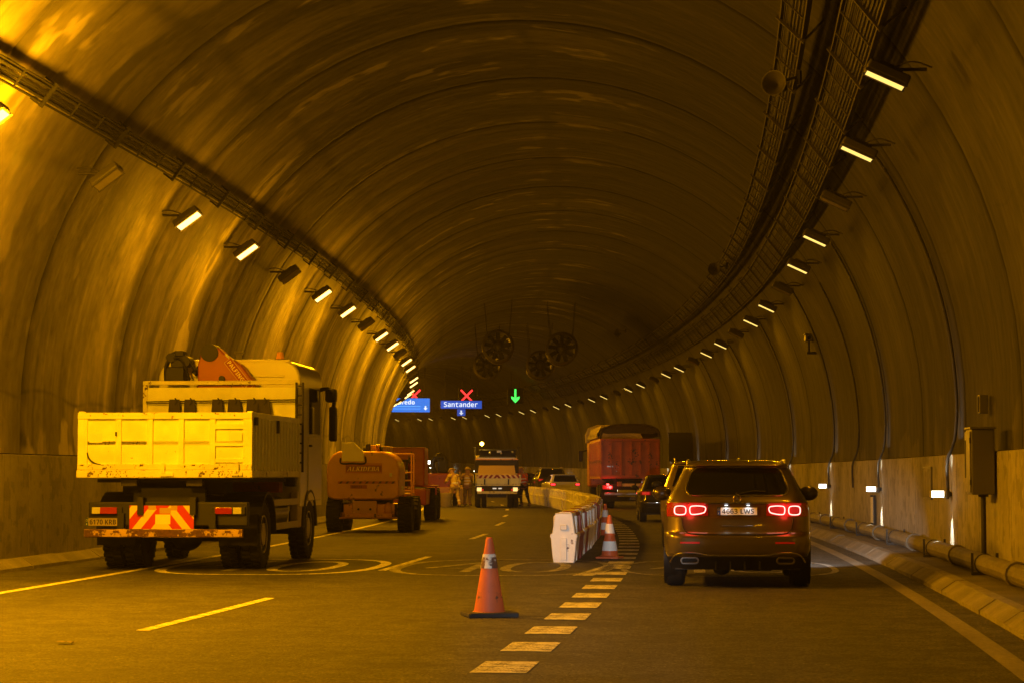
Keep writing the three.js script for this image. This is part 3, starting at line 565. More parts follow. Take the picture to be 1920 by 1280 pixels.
// ---------- the tipper truck on the left ----------
{
  const o = onRoad('tipper_truck', 'battered cream tipper truck with folded crane parked in left lane', 'truck', 32.3, -4.68);
  const hw = 1.33, y0 = 1.40, y1 = 2.38, yw = (y0 + y1) / 2, bedL = 3.95;
  const gate = part(o, 'tailgate', [box(2.66, 0.36, 0.04, 0, 2.13, -0.05), box(2.66, 0.36, 0.04, 0, 1.72, -0.05)], M.truckPaint);
  const px = (x) => (x - 671) / 787 * 2.66;
  for (const [a, b] of [[278, 322], [450, 476], [592, 618], [733, 758], [873, 900], [1024, 1065]]) part(gate, 'gate_post', box(px(b) - px(a), 0.78, 0.05, (px(a) + px(b)) / 2, 1.93, -0.024, 0.008), M.truckPaint);
  part(gate, 'gate_rail', [box(2.66, 0.10, 0.06, 0, 2.33, -0.02, 0.01)], M.truckRust);
  part(gate, 'gate_rail', [box(2.66, 0.09, 0.06, 0, 1.565, -0.02, 0.01)], M.truckRust);
  parts(gate, 'gate_rail', [box(0.44, 0.08, 0.045, px(962), 2.17, -0.022, 0.006), box(0.44, 0.06, 0.045, px(962), 1.66, -0.024, 0.006), box(0.44, 0.05, 0.045, px(962), 1.90, -0.026, 0.006)], M.truckPaint);
  parts(gate, 'paper_notice', [box(0.2, 0.14, 0.004, px(358), 2.0, -0.028), box(0.2, 0.13, 0.004, px(990), 2.02, -0.0)], std(0.8, 0.76, 0.55, 0.7));
  part(gate, 'gate_latch', [box(0.05, 0.16, 0.06, px(668), 1.54, 0.02), box(0.2, 0.045, 0.06, px(685), 1.45, 0.02), box(0.05, 0.16, 0.06, px(1000), 1.54, 0.02), box(0.16, 0.045, 0.06, px(1000), 1.46, 0.02)], M.truckRust);
  part(gate, 'gate_hook', [box(0.025, 0.06, 0.03, px(453), 2.06, 0.01)], M.darkSteel);
  part(gate, 'bent_strip', tube([V(px(322), 1.78, 0.0), V(px(330), 1.7, 0.005), V(px(352), 1.63, 0.005), V(px(400), 1.585, 0.0)], 0.012, 12, 5), M.darkSteel);
  part(o, 'rear_sill', box(2.68, 0.115, 0.1, 0, 1.46, -0.03, 0.012), M.truckRust);
  part(o, 'bed_floor', box(2.6, 0.09, bedL, 0, 1.45, -bedL / 2 - 0.08), M.truckRust);
  for (const k of [-1, 1]) {
    const sd = part(o, 'side_gate', [box(0.03, 0.92, bedL - 0.1, k * (hw - 0.035), 1.9, -bedL / 2 - 0.05)], M.truckRust);
    part(sd, 'side_rail', box(0.06, 0.09, bedL - 0.1, k * (hw - 0.03), 2.34, -bedL / 2 - 0.05, 0.012), M.truckPaint);
    part(sd, 'side_rail', box(0.06, 0.1, bedL - 0.1, k * (hw - 0.03), 1.46, -bedL / 2 - 0.05, 0.012), M.truckRust);
    for (let i = 0; i < 15; i++) part(sd, 'side_rib', box(0.05, 0.8, 0.07, k * (hw - 0.008), 1.9, -0.25 - i * 0.255, 0.01), M.truckPaint);
    parts(sd, 'side_latch', [box(0.05, 0.2, 0.06, k * (hw + 0.02), 2.2, -1.9), box(0.05, 0.12, 0.1, k * (hw + 0.02), 2.25, -0.2)], M.darkSteel);
    part(o, 'corner_post', box(0.09, 1.0, 0.09, k * (hw - 0.045), 1.9, -0.09, 0.012), M.truckPaint);
  }
  const hb = part(o, 'headboard', box(2.6, 1.42, 0.05, 0, 2.2, -bedL - 0.05), M.truckPaint);
  part(hb, 'top_rail', box(2.66, 0.07, 0.09, 0, 2.99, -bedL - 0.04, 0.012), M.truckRust);
  part(hb, 'tie_bar', [bar(V(-1.28, 2.67, -bedL + 0.06), V(1.28, 2.7, -bedL + 0.06), 0.012, 6), bar(V(-1.28, 2.64, -bedL + 0.06), V(1.28, 2.66, -bedL + 0.06), 0.008, 6)], M.darkSteel);
  part(hb, 'end_post', [box(0.08, 1.6, 0.1, -1.31, 2.22, -bedL - 0.05)], M.truckRust);
  const lad = [box(0.03, 1.5, 0.06, 1.27, 2.24, -bedL + 0.02), box(0.03, 1.5, 0.06, 1.38, 2.24, -bedL + 0.02)]; for (let i = 0; i < 9; i++) lad.push(box(0.1, 0.025, 0.05, 1.325, 1.65 + i * 0.16, -bedL + 0.02));
  part(hb, 'ladder_post', lad, M.darkSteel);
  // chassis
  parts(o, 'chassis_rail', [box(0.09, 0.26, 6.3, -0.4, 0.98, -3.3), box(0.09, 0.26, 6.3, 0.4, 0.98, -3.3), box(0.9, 0.2, 0.1, 0, 0.98, -0.5), box(0.9, 0.2, 0.1, 0, 0.98, -3.0)], M.black);
  part(o, 'subframe', [box(1.6, 0.22, 0.5, 0, 1.27, -0.9), box(0.4, 0.24, 3.4, 0, 1.25, -2.2), box(0.24, 0.12, 0.14, -0.56, 1.34, -0.15), box(0.24, 0.12, 0.14, 0.44, 1.34, -0.15), box(2.2, 0.05, 3.6, 0, 1.36, -2.1)], M.soot);
  parts(o, 'axle', [cylX(0.09, 2.0, 0, 0.5, -1.55), cylX(0.08, 2.0, 0, 0.5, -5.45), new THREE.SphereGeometry(0.26, 16, 12).translate(0, 0.52, -1.55)], M.black);
  part(o, 'rear_crossmember', [box(2.44, 0.36, 0.14, 0, 0.86, -0.32, 0.02), box(1.1, 0.22, 0.12, 0, 1.14, -0.4)], M.black);
  for (const k of [-1, 1]) {
    const pts = []; for (let i = 0; i <= 14; i++) { const q = Math.PI * (0.0 + i / 14); pts.push([-1.55 + Math.cos(q) * 0.64, 0.56 + Math.sin(q) * 0.62]); }
    for (let i = 14; i >= 0; i--) { const q = Math.PI * (0.0 + i / 14); pts.push([-1.55 + Math.cos(q) * 0.61, 0.56 + Math.sin(q) * 0.59]); }
    part(o, 'mudguard', extrudeZY(pts, 0.66, k > 0 ? 0.62 : -1.28, 0.004), M.black);
    part(o, 'mud_flap', box(0.6, 0.5, 0.02, k * 0.95, 0.62, -0.86), M.rubber);
  }
  const tw = wheelGeos(0.52, 0.29, 36, 30);
  for (const k of [-1, 1]) { wheel(o, tw, k * 1.08, 0.525, -1.55, k < 0, M.rim); wheel(o, tw, k * 0.75, 0.525, -1.55, k < 0); wheel(o, tw, k * 1.09, 0.525, -5.45, k < 0, M.rim); }
  part(o, 'underrun_bar', [box(2.42, 0.125, 0.1, -0.02, 0.575, -0.08, 0.02)], M.rusty);
  parts(o, 'bar_stay', [box(0.1, 0.3, 0.1, -0.7, 0.72, -0.2), box(0.1, 0.3, 0.1, 0.7, 0.72, -0.2)], M.black);
  part(o, 'chevron_board', box(1.0, 0.37, 0.02, -0.08, 0.81, -0.2, 0.004), M.darkSteel).add(new THREE.Mesh(plane(0.99, 0.36, -0.08, 0.81, -0.187), texMat(canvasTex(512, 186, (g, w, h) => {
    g.fillStyle = '#eccf6e'; g.fillRect(0, 0, w, h); g.fillStyle = '#c22c12';
    for (const m of [1, -1]) for (const x of [0, 150, 300]) { g.beginPath(); const f = (a) => w / 2 + m * a; g.moveTo(f(256 - x + 60), 0); g.lineTo(f(256 - x - 20), 0); g.lineTo(f(256 - x + 130), h); g.lineTo(f(256 - x + 210), h); g.fill(); }
    g.fillStyle = '#efe09a'; g.fillRect(206, 70, 120, 76); g.fillStyle = '#b99b4a'; g.fillRect(150, 0, 60, 36); g.fillRect(330, 0, 50, 40); g.fillRect(240, 20, 90, 44);
    g.strokeStyle = '#6b2a14'; g.lineWidth = 2; g.strokeRect(1, 1, w - 2, h - 2);
  }), { roughness: 0.4 })));
  o.children.at(-1).children[0].name = 'board_print';
  plateOn(o, '6170 KRB', 0.53, 0.13, -0.98, 0.74, -0.17, true, true);
  for (const k of [-1, 1]) {
    const l = part(o, 'tail_lamp', box(0.5, 0.12, 0.05, k * 0.94, 0.91, -0.24, 0.01), M.black);
    part(l, 'red_lens', box(0.26, 0.1, 0.03, k * 0.94 - 0.08 + (k < 0 ? 0.12 : 0), 0.91, -0.21, 0.008), M.redLens); part(l, 'white_lens', box(0.13, 0.1, 0.03, k * 0.94 + (k > 0 ? 0.13 : -0.15), 0.91, -0.21, 0.008), M.whiteLens);
  }
  // between the axles, right and left
  for (const k of [-1, 1]) {
    parts(o, 'side_guard', [box(0.03, 0.11, 2.1, k * 1.2, 1.0, -3.4, 0.008), box(0.03, 0.11, 2.1, k * 1.2, 0.62, -3.4, 0.008)], std(0.5, 0.46, 0.34, 0.5));
    part(o, 'side_tank', [cylZ(0.3, 1.3, k * 0.85, 0.82, -3.3, 22), box(0.5, 0.5, 0.5, k * 0.9, 0.86, -2.45, 0.05)], std(0.12, 0.12, 0.11, 0.3, 0.8));
  }
  // crane
  const cz = -bedL - 0.32;
  const cr = new THREE.Group(); cr.name = 'loader_crane'; o.add(cr);
  part(cr, 'crane_column', [box(0.34, 1.7, 0.34, -0.3, 2.1, cz), box(1.9, 0.2, 0.34, 0, 1.25, cz)], M.craneRed);
  part(cr, 'crane_boom', extrudeXY([[-0.42, 2.5], [0.62, 2.5], [0.52, 2.98], [0.28, 3.28], [0.02, 3.44], [-0.1, 3.56], [-0.34, 3.60], [-0.42, 3.3]], 0.3, cz - 0.1, 0.02), M.craneRed);
  part(cr, 'boom_lettering', plane(0.62, 0.15, 0, 0, 0).rotateZ(-0.9).translate(0.26, 3.13, cz + 0.228), texMat(canvasTex(512, 124, (g, w, h) => { g.fillStyle = '#8e2410'; g.fillRect(0, 0, w, h); g.strokeStyle = '#d9c89a'; g.lineWidth = 5; g.strokeRect(4, 4, w - 8, h - 8); g.fillStyle = '#e7d9ae'; g.font = 'bold 82px sans-serif'; g.fillText('PALFINGER', 22, 92, 468); })), true);
  part(cr, 'boom_trim', bar(V(0.03, 3.47, cz + 0.2), V(0.62, 2.68, cz + 0.2), 0.02, 6), M.truckPaint);
  parts(cr, 'pivot_pin', [cylZ(0.15, 0.42, -0.24, 3.5, cz + 0.04), cylZ(0.05, 0.1, -0.02, 3.06, cz + 0.23)], M.black);
  part(cr, 'hydraulic_block', [box(0.34, 0.3, 0.3, -0.86, 3.12, cz, 0.03), box(0.22, 0.26, 0.26, -0.82, 3.34, cz, 0.03), cylZ(0.09, 0.34, -0.68, 3.36, cz), cylZ(0.08, 0.34, -0.92, 3.42, cz), box(0.16, 0.1, 0.3, -0.78, 3.49, cz, 0.02), bar(V(-0.55, 3.15, cz), V(-0.4, 3.3, cz), 0.06)], M.black);
  parts(cr, 'hydraulic_hose', [tube([V(-1.02, 3.0, cz + 0.1), V(-1.0, 3.3, cz + 0.15), V(-0.85, 3.52, cz + 0.12), V(-0.66, 3.42, cz + 0.1), V(-0.5, 3.2, cz + 0.1)], 0.025, 20, 6), tube([V(-1.05, 2.98, cz), V(-0.95, 3.36, cz + 0.1), V(-0.75, 3.4, cz + 0.2), V(-0.6, 3.05, cz + 0.1)], 0.02, 20, 6)], M.black);
  // cab
  const c0 = -bedL - 0.62, cl = 2.1, yb = 0.95, yt = 3.36;
  const cab = part(o, 'cab', (() => { const sh = new THREE.Shape(); const w = 1.19, r = 0.13; sh.moveTo(-w, yb); sh.lineTo(-w, yt - 0.28); sh.quadraticCurveTo(-w + 0.03, yt - r * 0.3, -w + 0.26, yt); sh.lineTo(w - 0.26, yt); sh.quadraticCurveTo(w - 0.03, yt - r * 0.3, w, yt - 0.28); sh.lineTo(w, yb); return new THREE.ExtrudeGeometry(sh, { depth: cl, bevelEnabled: true, bevelSize: 0.04, bevelThickness: 0.05, bevelSegments: 3 }).translate(0, 0, c0 - cl); })(), M.cabPaint);
  part(cab, 'rear_panel_rib', [box(1.9, 0.035, 0.03, 0.0, 3.12, c0 + 0.055, 0.01), box(2.0, 0.03, 0.03, 0, 2.55, c0 + 0.055, 0.01)], M.cabPaint);
  part(cab, 'rear_window', box(0.34, 0.2, 0.02, 0.16, 3.05, c0 + 0.06, 0.01), M.glass);
  part(cab, 'roof_lip', box(2.1, 0.05, 0.2, 0, yt + 0.02, c0 - 0.05, 0.02), M.cabPaint);
  for (const k of [-1, 1]) {
    part(cab, 'side_window', box(0.02, 0.8, 1.05, k * 1.242, 2.55, c0 - 1.3, 0.01), M.glass);
    const d = part(cab, 'door', box(0.03, 1.1, 1.25, k * 1.235, 1.55, c0 - 1.3, 0.02), M.cabPaint); part(d, 'handle', box(0.03, 0.04, 0.2, k * 1.26, 1.95, c0 - 0.8, 0.01), M.black);
    part(cab, 'wheel_arch', new THREE.TorusGeometry(0.62, 0.06, 8, 20, Math.PI).rotateY(Math.PI / 2).translate(k * 1.2, 0.55, -5.45), M.plastic);
    const mr = part(cab, 'mirror', box(0.12, 0.62, 0.24, k * 1.46, 2.35, c0 - 1.95, 0.04), M.black); part(mr, 'mirror_arm', [tube([V(k * 1.2, 2.95, c0 - 1.9), V(k * 1.36, 2.98, c0 - 1.98), V(k * 1.46, 2.85, c0 - 2.0), V(k * 1.46, 2.6, c0 - 1.96)], 0.035, 14, 6), box(0.2, 0.24, 0.2, k * 1.42, 2.86, c0 - 1.96, 0.05)], M.black);
  }
  part(cab, 'cab_step', box(0.14, 0.62, 0.55, 1.14, 0.86, c0 - 0.15, 0.03), std(0.5, 0.44, 0.3, 0.5)); 
  part(cab, 'air_intake', [box(0.2, 1.5, 0.22, 1.1, 2.0, c0 + 0.2, 0.04)], M.black);
  const bc = part(cab, 'roof_beacon', [cylX(0.001, 0.001, 0, 0, 0, 3), new THREE.CylinderGeometry(0.05, 0.075, 0.13, 14).translate(0.82, yt + 0.12, c0 - 0.25)], phy(0.75, 0.35, 0.04, 0.25));
  part(bc, 'beacon_base', new THREE.CylinderGeometry(0.09, 0.09, 0.04, 14).translate(0.82, yt + 0.045, c0 - 0.25), M.black);
  part(cab, 'roof_horn', [box(0.16, 0.02, 0.12, 0.1, yt + 0.18, c0 - 0.3), box(0.1, 0.12, 0.1, 0.1, yt + 0.1, c0 - 0.3), box(0.18, 0.02, 0.12, -0.42, yt + 0.17, c0 - 0.4), box(0.03, 0.14, 0.03, -0.42, yt + 0.09, c0 - 0.4)], M.housing);
  part(cab, 'windscreen', box(2.1, 0.95, 0.03, 0, 2.5, c0 - cl - 0.05), M.glass);
  // slings hanging on the tie bar of the headboard
  const lp = [-0.78, -0.52, -0.05, 0.24, 0.56, 0.74];
  const dw = (x) => x < -0.7 ? 'leftmost' : x < -0.4 ? 'second from left' : x < 0 ? 'third from left' : x < 0.3 ? 'fourth from left' : x < 0.6 ? 'fifth from left' : 'rightmost';
  for (const x of lp) {
    const sl = thing('webbing_sling', `dark folded sling over the truck headboard bar, ${dw(x)} of six`, 'sling', o.localToWorld(V(0, 0, 0)).clone(), o.rotation.y, 'slings hanging on the truck headboard');
    o.updateMatrixWorld(); sl.position.copy(o.localToWorld(V(x, 2.67, -bedL + 0.06)));
    const w = rr(0.08, 0.1);
    part(sl, 'sling_fold', [extrudeXY([[-w, 0.03], [w * 0.8, 0.03], [w * 1.1, -0.16], [w, -0.34], [-w * 1.2, -0.34], [-w * 1.15, -0.14]], 0.03, 0.012, 0.008)], std(0.05, 0.045, 0.035, 0.9));
    part(sl, 'sling_loop', [tube([V(0, 0.06, 0.03), V(0.04, 0.0, 0.05), V(0, -0.05, 0.045)], 0.012, 8, 5)], M.black);
  }
}

// ---------- boom lift ----------
{
  const o = onRoad('boom_lift', 'orange boom lift parked behind the tipper truck', 'boom lift', 54.6, -4.52);
  const f = part(o, 'chassis', [box(1.3, 0.3, 2.4, 0, 0.56, -1.4, 0.04), box(1.2, 0.12, 0.3, 0, 0.42, -0.2, 0.02)], M.liftOrange);
  part(f, 'chassis_plate', box(0.62, 0.34, 0.06, -0.1, 0.62, -0.1, 0.03), std(0.5, 0.28, 0.1, 0.5));
  parts(f, 'bolt', [cylZ(0.03, 0.03, -0.25, 0.58, -0.06, 8), cylZ(0.03, 0.03, 0.05, 0.58, -0.06, 8)], M.black);
  part(f, 'axle_beam', [box(1.9, 0.12, 0.14, 0, 0.44, -0.55, 0.02), box(1.9, 0.12, 0.14, 0, 0.44, -2.4, 0.02), cylX(0.025, 1.6, -0.05, 0.36, -0.12, 8)], M.liftOrange);
  part(f, 'hub_cover', [new THREE.SphereGeometry(0.17, 16, 10).scale(0.7, 1, 0.8).translate(0.48, 0.58, -0.25)], M.liftOrange);
  const lw = wheelGeos(0.43, 0.36, 32, 22);
  for (const k of [-1, 1]) for (const z of [-0.5, -2.5]) wheel(o, lw, k * 0.9, 0.44, z, k < 0);
  part(o, 'turntable', [new THREE.CylinderGeometry(0.5, 0.5, 0.16, 28).translate(0, 0.79, -1.3)], M.black);
  const cw = part(o, 'counterweight_cover', (() => { const sh = new THREE.Shape(), w = 0.86; sh.moveTo(-w, 0.95); sh.lineTo(-w - 0.02, 1.5); sh.quadraticCurveTo(-w, 1.98, -w + 0.35, 2.0); sh.lineTo(w - 0.4, 1.98); sh.quadraticCurveTo(w - 0.02, 1.92, w + 0.01, 1.55); sh.lineTo(w, 0.95); sh.quadraticCurveTo(w - 0.04, 0.86, w - 0.2, 0.86); sh.lineTo(-w + 0.2, 0.86); sh.quadraticCurveTo(-w + 0.04, 0.86, -w, 0.95); return new THREE.ExtrudeGeometry(sh, { depth: 1.3, bevelEnabled: true, bevelSize: 0.05, bevelThickness: 0.14, bevelSegments: 4 }).translate(-0.14, 0, -1.52); })(), M.liftOrange);
  const z = -0.075;
  part(cw, 'company_lettering', plane(0.92, 0.27, -0.12, 1.60, z), texMat(canvasTex(512, 150, (g, w, h) => { g.fillStyle = '#a75a26'; g.fillRect(0, 0, w, h); g.fillStyle = '#7c3414'; g.fillRect(8, 38, w - 16, 82); g.strokeStyle = '#e3c06a'; g.lineWidth = 4; g.beginPath(); g.moveTo(70, 12); g.lineTo(504, 12); g.moveTo(8, 140); g.lineTo(504, 140); g.stroke(); g.fillStyle = '#f3dc8c'; g.font = 'bold italic 84px serif'; g.fillText('ALKIDEBA', 20, 112, 470); })), true);
  part(cw, 'hazard_strip', plane(1.45, 0.06, -0.05, 1.25, z), texMat(canvasTex(512, 24, (g, w, h) => { g.fillStyle = '#a75a26'; g.fillRect(0, 0, w, h); g.fillStyle = '#3a1c10'; for (let i = 0; i < 9; i++) { g.beginPath(); g.moveTo(i * 58 + 10, h); g.lineTo(i * 58 + 26, 0); g.lineTo(i * 58 + 46, 0); g.lineTo(i * 58 + 30, h); g.fill(); } })), true);
  part(cw, 'fleet_number', plane(0.42, 0.09, -0.25, 1.14, z), texMat(canvasTex(256, 56, (g, w, h) => { g.fillStyle = '#a0541f'; g.fillRect(0, 0, w, h); g.fillStyle = '#4a2412'; g.font = 'bold 50px sans-serif'; g.fillText('509133', 18, 46, 220); })), true);
  part(cw, 'reflector', [box(0.06, 0.09, 0.012, 0.56, 1.44, z - 0.005)], M.whiteLens);
  parts(cw, 'warning_lamp', [box(0.05, 0.08, 0.06, 0.84, 1.72, -0.2, 0.01), box(0.05, 0.08, 0.06, 0.84, 1.12, -0.2, 0.01)], M.whiteLens);
  const bd = part(o, 'control_board', extrudeXY([[-0.66, 1.78], [-0.66, 2.24], [-0.36, 2.24], [-0.12, 2.0], [-0.12, 1.78]], 0.04, -0.06, 0.006), M.board);
  part(bd, 'board_bracket', [tube([V(-0.7, 1.86, -0.03), V(-0.7, 1.74, -0.02), V(-0.4, 1.73, -0.02), V(-0.08, 1.74, -0.02), V(-0.08, 1.9, -0.03)], 0.02, 20, 6)], M.black);
  part(o, 'boom', [box(0.3, 0.34, 3.6, 0.05, 2.02, -2.3, 0.03), extrudeZY([[-0.55, 1.95], [-0.35, 2.2], [-0.8, 2.22], [-1.2, 1.95]], 0.06, 0.16, 0.004)], M.liftOrange);
  part(o, 'boom_pin', [cylX(0.08, 0.5, 0.05, 2.08, -0.66, 14), box(0.12, 0.2, 0.1, -0.06, 2.12, -0.5, 0.02)], M.black);
  const bk = []; for (const x of [-0.7, 0.7]) for (const zz of [-4.2, -4.9]) bk.push(bar(V(x, 0.9, zz), V(x, 2.0, zz), 0.025, 6)); for (const y of [1.0, 1.5, 2.0]) for (const zz of [-4.2, -4.9]) bk.push(bar(V(-0.7, y, zz), V(0.7, y, zz), 0.025, 6)); bk.push(box(1.4, 0.04, 0.7, 0, 0.92, -4.55));
  part(o, 'work_basket', bk, M.liftOrange);
}
// ---------- red telehandler-like machine behind it ----------
{
  const o = onRoad('site_loader', 'red site loader with tall box and round badge, behind boom lift', 'loader', 66.8, -4.75);
  const f = part(o, 'chassis', [box(1.5, 0.5, 3.2, 0, 0.75, -2.0, 0.05)], M.siteRed);
  const b = part(o, 'engine_box', box(1.42, 1.24, 1.8, -0.12, 1.68, -2.9, 0.06), M.siteRed);
  part(b, 'round_badge', [cylZ(0.12, 0.012, 0.18, 1.88, -1.99, 24)], M.black); part(b, 'badge_band', box(0.2, 0.03, 0.006, 0.18, 1.88, -1.98), std(0.4, 0.1, 0.06, 0.5)); part(b, 'top_trim', box(1.44, 0.04, 0.05, -0.12, 2.28, -1.99, 0.01), M.siteRed);
  const c = part(o, 'cab_frame', [bar(V(-0.5, 0.9, -0.7), V(-0.5, 1.9, -0.8), 0.035, 6), bar(V(0.12, 0.9, -0.7), V(0.12, 1.9, -0.8), 0.035, 6), box(0.72, 0.06, 0.9, -0.2, 1.88, -1.2, 0.02)], M.black);
  part(c, 'cab_glass', box(0.56, 0.55, 0.03, -0.2, 1.58, -0.78), M.glass); part(c, 'cab_lamp', box(0.34, 0.06, 0.05, -0.18, 1.82, -0.72, 0.02), M.whiteLens); part(c, 'seat_box', box(0.6, 0.5, 0.6, -0.2, 1.08, -1.0, 0.04), M.black);
  part(o, 'guard_frame', [box(0.1, 1.0, 0.06, 0.32, 0.75, -0.4, 0.02), box(0.9, 0.06, 0.06, -0.12, 1.26, -0.4, 0.02), box(0.8, 0.16, 0.06, -0.15, 0.9, -0.42, 0.02), box(0.8, 0.06, 0.06, -0.15, 1.05, -0.42, 0.02)], M.liftOrange);
  part(o, 'number_lamp', [box(0.05, 0.12, 0.04, 0.12, 1.52, -0.7)], M.whiteLens);
  for (const k of [-1, 1]) part(o, 'fender', [box(0.5, 0.06, 1.1, k * 0.72, 1.08, -2.6, 0.02), box(0.06, 0.3, 0.05, k * 0.95, 0.95, -2.05, 0.02)], M.siteRed);
  const lw = wheelGeos(0.49, 0.38, 32, 20);
  for (const k of [-1, 1]) for (const z of [-2.6, -4.4]) wheel(o, lw, k * 0.74, 0.5, z, k < 0);
}
{
  const o = onRoad('air_compressor', 'low red compressor trailer far down the left lane', 'compressor', 100, -4.5);
  const b = part(o, 'compressor_body', [box(1.3, 0.9, 1.9, 0, 1.05, -1.2, 0.08)], M.siteRed); part(b, 'body_skirt', box(1.34, 0.32, 1.94, 0, 0.72, -1.2, 0.06), M.liftOrange);
  part(o, 'drawbar', [bar(V(0, 0.5, -0.3), V(0, 0.45, 0.6), 0.05), box(1.1, 0.12, 1.8, 0, 0.5, -1.2)], M.black);
  const w = wheelGeos(0.34, 0.22, 24); for (const k of [-1, 1]) wheel(o, w, k * 0.62, 0.345, -1.2, k < 0, M.rim);
  const h = part(o, 'drill_arm', [tube([V(-0.3, 1.5, -0.8), V(-0.4, 2.0, -0.9), V(-0.05, 2.35, -0.9), V(0.2, 2.1, -0.8)], 0.11, 16, 8), box(0.5, 0.62, 0.4, 0.08, 1.82, -0.8, 0.08), box(0.3, 0.3, 0.3, -0.12, 2.18, -0.85, 0.06)], M.black);
  part(h, 'arm_hose', tube([V(-0.45, 1.6, -0.6), V(-0.3, 2.2, -0.6), V(0.1, 2.2, -0.6), V(0.2, 1.7, -0.6)], 0.03, 16, 6), M.darkSteel);
  part(o, 'lamp_post', bar(V(-0.6, 1.4, -0.4), V(-0.6, 1.95, -0.4), 0.03), M.black); part(o, 'work_lamp', box(0.18, 0.16, 0.08, -0.6, 2.0, -0.38, 0.03), M.cool);
}
// ---------- small flatbed truck with beacon ----------
{
  const o = onRoad('flatbed_truck', 'small flatbed works truck with flashing amber beacon in middle lane', 'truck', 94.6, -2.05);
  const hw = 1.0;
  part(o, 'chassis', [box(0.8, 0.2, 4.8, 0, 0.55, -2.6), box(1.9, 0.24, 0.1, 0, 0.92, -0.25)], M.black);
  const bed = part(o, 'bed', [box(2.0, 0.1, 3.0, 0, 1.0, -1.6, 0.01)], M.truckRust);
  part(bed, 'tail_panel', box(1.86, 0.36, 0.05, 0.03, 1.22, -0.08, 0.01), M.truckPaint);
  part(bed, 'load_ramp', gridGeo(4, 4, (u, v) => V(lerp(-0.85, 0.8, u) * lerp(1, 0.93, v), lerp(1.42, 1.83, v), -0.12 - v * 0.2)), std(0.45, 0.33, 0.14, 0.7));
  part(bed, 'chevron_strip', box(1.86, 0.15, 0.03, 0.03, 1.35, -0.06, 0.004), M.whiteRim).add(new THREE.Mesh(plane(1.85, 0.145, 0.03, 1.35, -0.042), texMat(canvasTex(512, 40, (g, w, h) => { g.fillStyle = '#efdcae'; g.fillRect(0, 0, w, h); g.fillStyle = '#8c1f10'; for (let i = -1; i < 9; i++) { const m = i < 4 ? 1 : -1, x = i * 60 + 20; g.beginPath(); g.moveTo(x, h); g.lineTo(x + m * 30 + 0, 0); g.lineTo(x + m * 30 + 30, 0); g.lineTo(x + 30, h); g.fill(); } }))));
  bed.children.at(-1).children[0].name = 'strip_print';
  parts(bed, 'side_gate', [box(0.05, 0.36, 3.0, -1.0, 1.25, -1.6), box(0.05, 0.36, 3.0, 1.0, 1.25, -1.6)], M.truckPaint);
  parts(bed, 'stake', [box(0.05, 0.24, 0.05, -0.55, 1.12, -0.03), box(0.05, 0.24, 0.05, 0.48, 1.12, -0.03)], M.black);
  parts(o, 'side_post', [box(0.06, 1.1, 0.06, -0.96, 2.05, -1.6), box(0.06, 1.1, 0.06, 0.93, 2.05, -1.6), box(0.06, 0.5, 0.5, -0.98, 1.2, -0.2), box(0.14, 0.05, 0.1, -0.97, 2.62, -1.6), box(0.14, 0.05, 0.1, 0.94, 2.62, -1.6)], M.soot);
  part(o, 'cross_rail', box(1.9, 0.05, 0.06, 0, 2.1, -1.55, 0.01), M.liftOrange);
  parts(o, 'rear_guard', [box(1.85, 0.2, 0.1, 0, 1.98, -1.6), box(1.9, 0.5, 0.05, 0, 1.75, -2.9)], M.black);
  const ld = part(o, 'tool_rack', [box(1.65, 0.06, 0.9, 0.05, 2.22, -2.2), box(1.65, 0.06, 0.9, 0.05, 2.52, -2.2), box(1.6, 0.3, 0.05, 0.05, 2.37, -2.5)], M.black); parts(ld, 'rack_item', [new THREE.SphereGeometry(0.06, 8, 6).translate(-0.3, 2.4, -1.8), new THREE.SphereGeometry(0.05, 8, 6).translate(0.2, 2.36, -1.8), new THREE.SphereGeometry(0.06, 8, 6).translate(0.7, 2.42, -1.8), box(0.2, 0.1, 0.1, 0.1, 2.45, -1.8)], M.galv);
  const cab = part(o, 'cab', box(1.9, 1.5, 1.5, 0, 1.55, -4.0, 0.12), M.cabPaint); part(cab, 'rear_window', box(1.3, 0.45, 0.02, 0, 1.9, -3.24), M.glass);
  const bar2 = part(o, 'bumper', box(1.72, 0.12, 0.08, 0, 0.66, -0.06, 0.02), M.truckRust); part(bar2, 'lamp_panel', box(1.6, 0.2, 0.04, 0, 0.8, -0.12, 0.01), M.darkSteel); parts(bar2, 'plate_lamp', [box(0.16, 0.05, 0.03, -0.12, 0.84, -0.08), box(0.14, 0.05, 0.03, 0.12, 0.84, -0.08)], glow(rgb(1, 0.8, 0.55), 0.8));
  for (const k of [-1, 1]) { const l = part(o, 'tail_lamp', box(0.2, 0.16, 0.05, k * 0.78, 0.8, -0.05, 0.02), M.amber); part(l, 'red_lamp', box(0.1, 0.08, 0.05, k * 0.64, 0.78, -0.05, 0.02), M.tailDim); }
  const w = wheelGeos(0.37, 0.22, 24); for (const k of [-1, 1]) { wheel(o, w, k * 0.82, 0.37, -1.1, k < 0); wheel(o, w, k * 0.57, 0.37, -1.1, k < 0); wheel(o, w, k * 0.84, 0.37, -4.1, k < 0); }
  parts(o, 'mud_flap', [box(0.5, 0.34, 0.03, -0.72, 0.6, -0.6), box(0.5, 0.34, 0.03, 0.72, 0.6, -0.6)], M.rubber);
  const be = part(o, 'beacon_lamp', new THREE.SphereGeometry(0.085, 16, 12).translate(-0.66, 2.78, -1.5), M.beacon); part(be, 'beacon_stand', bar(V(-0.66, 2.5, -1.5), V(-0.66, 2.7, -1.5), 0.03), M.black);
  const pl = new THREE.PointLight(rgb(1, 0.55, 0.06), 3); pl.position.set(-0.66, 2.78, -1.5); pl.name = 'beacon_light'; o.add(pl);
}

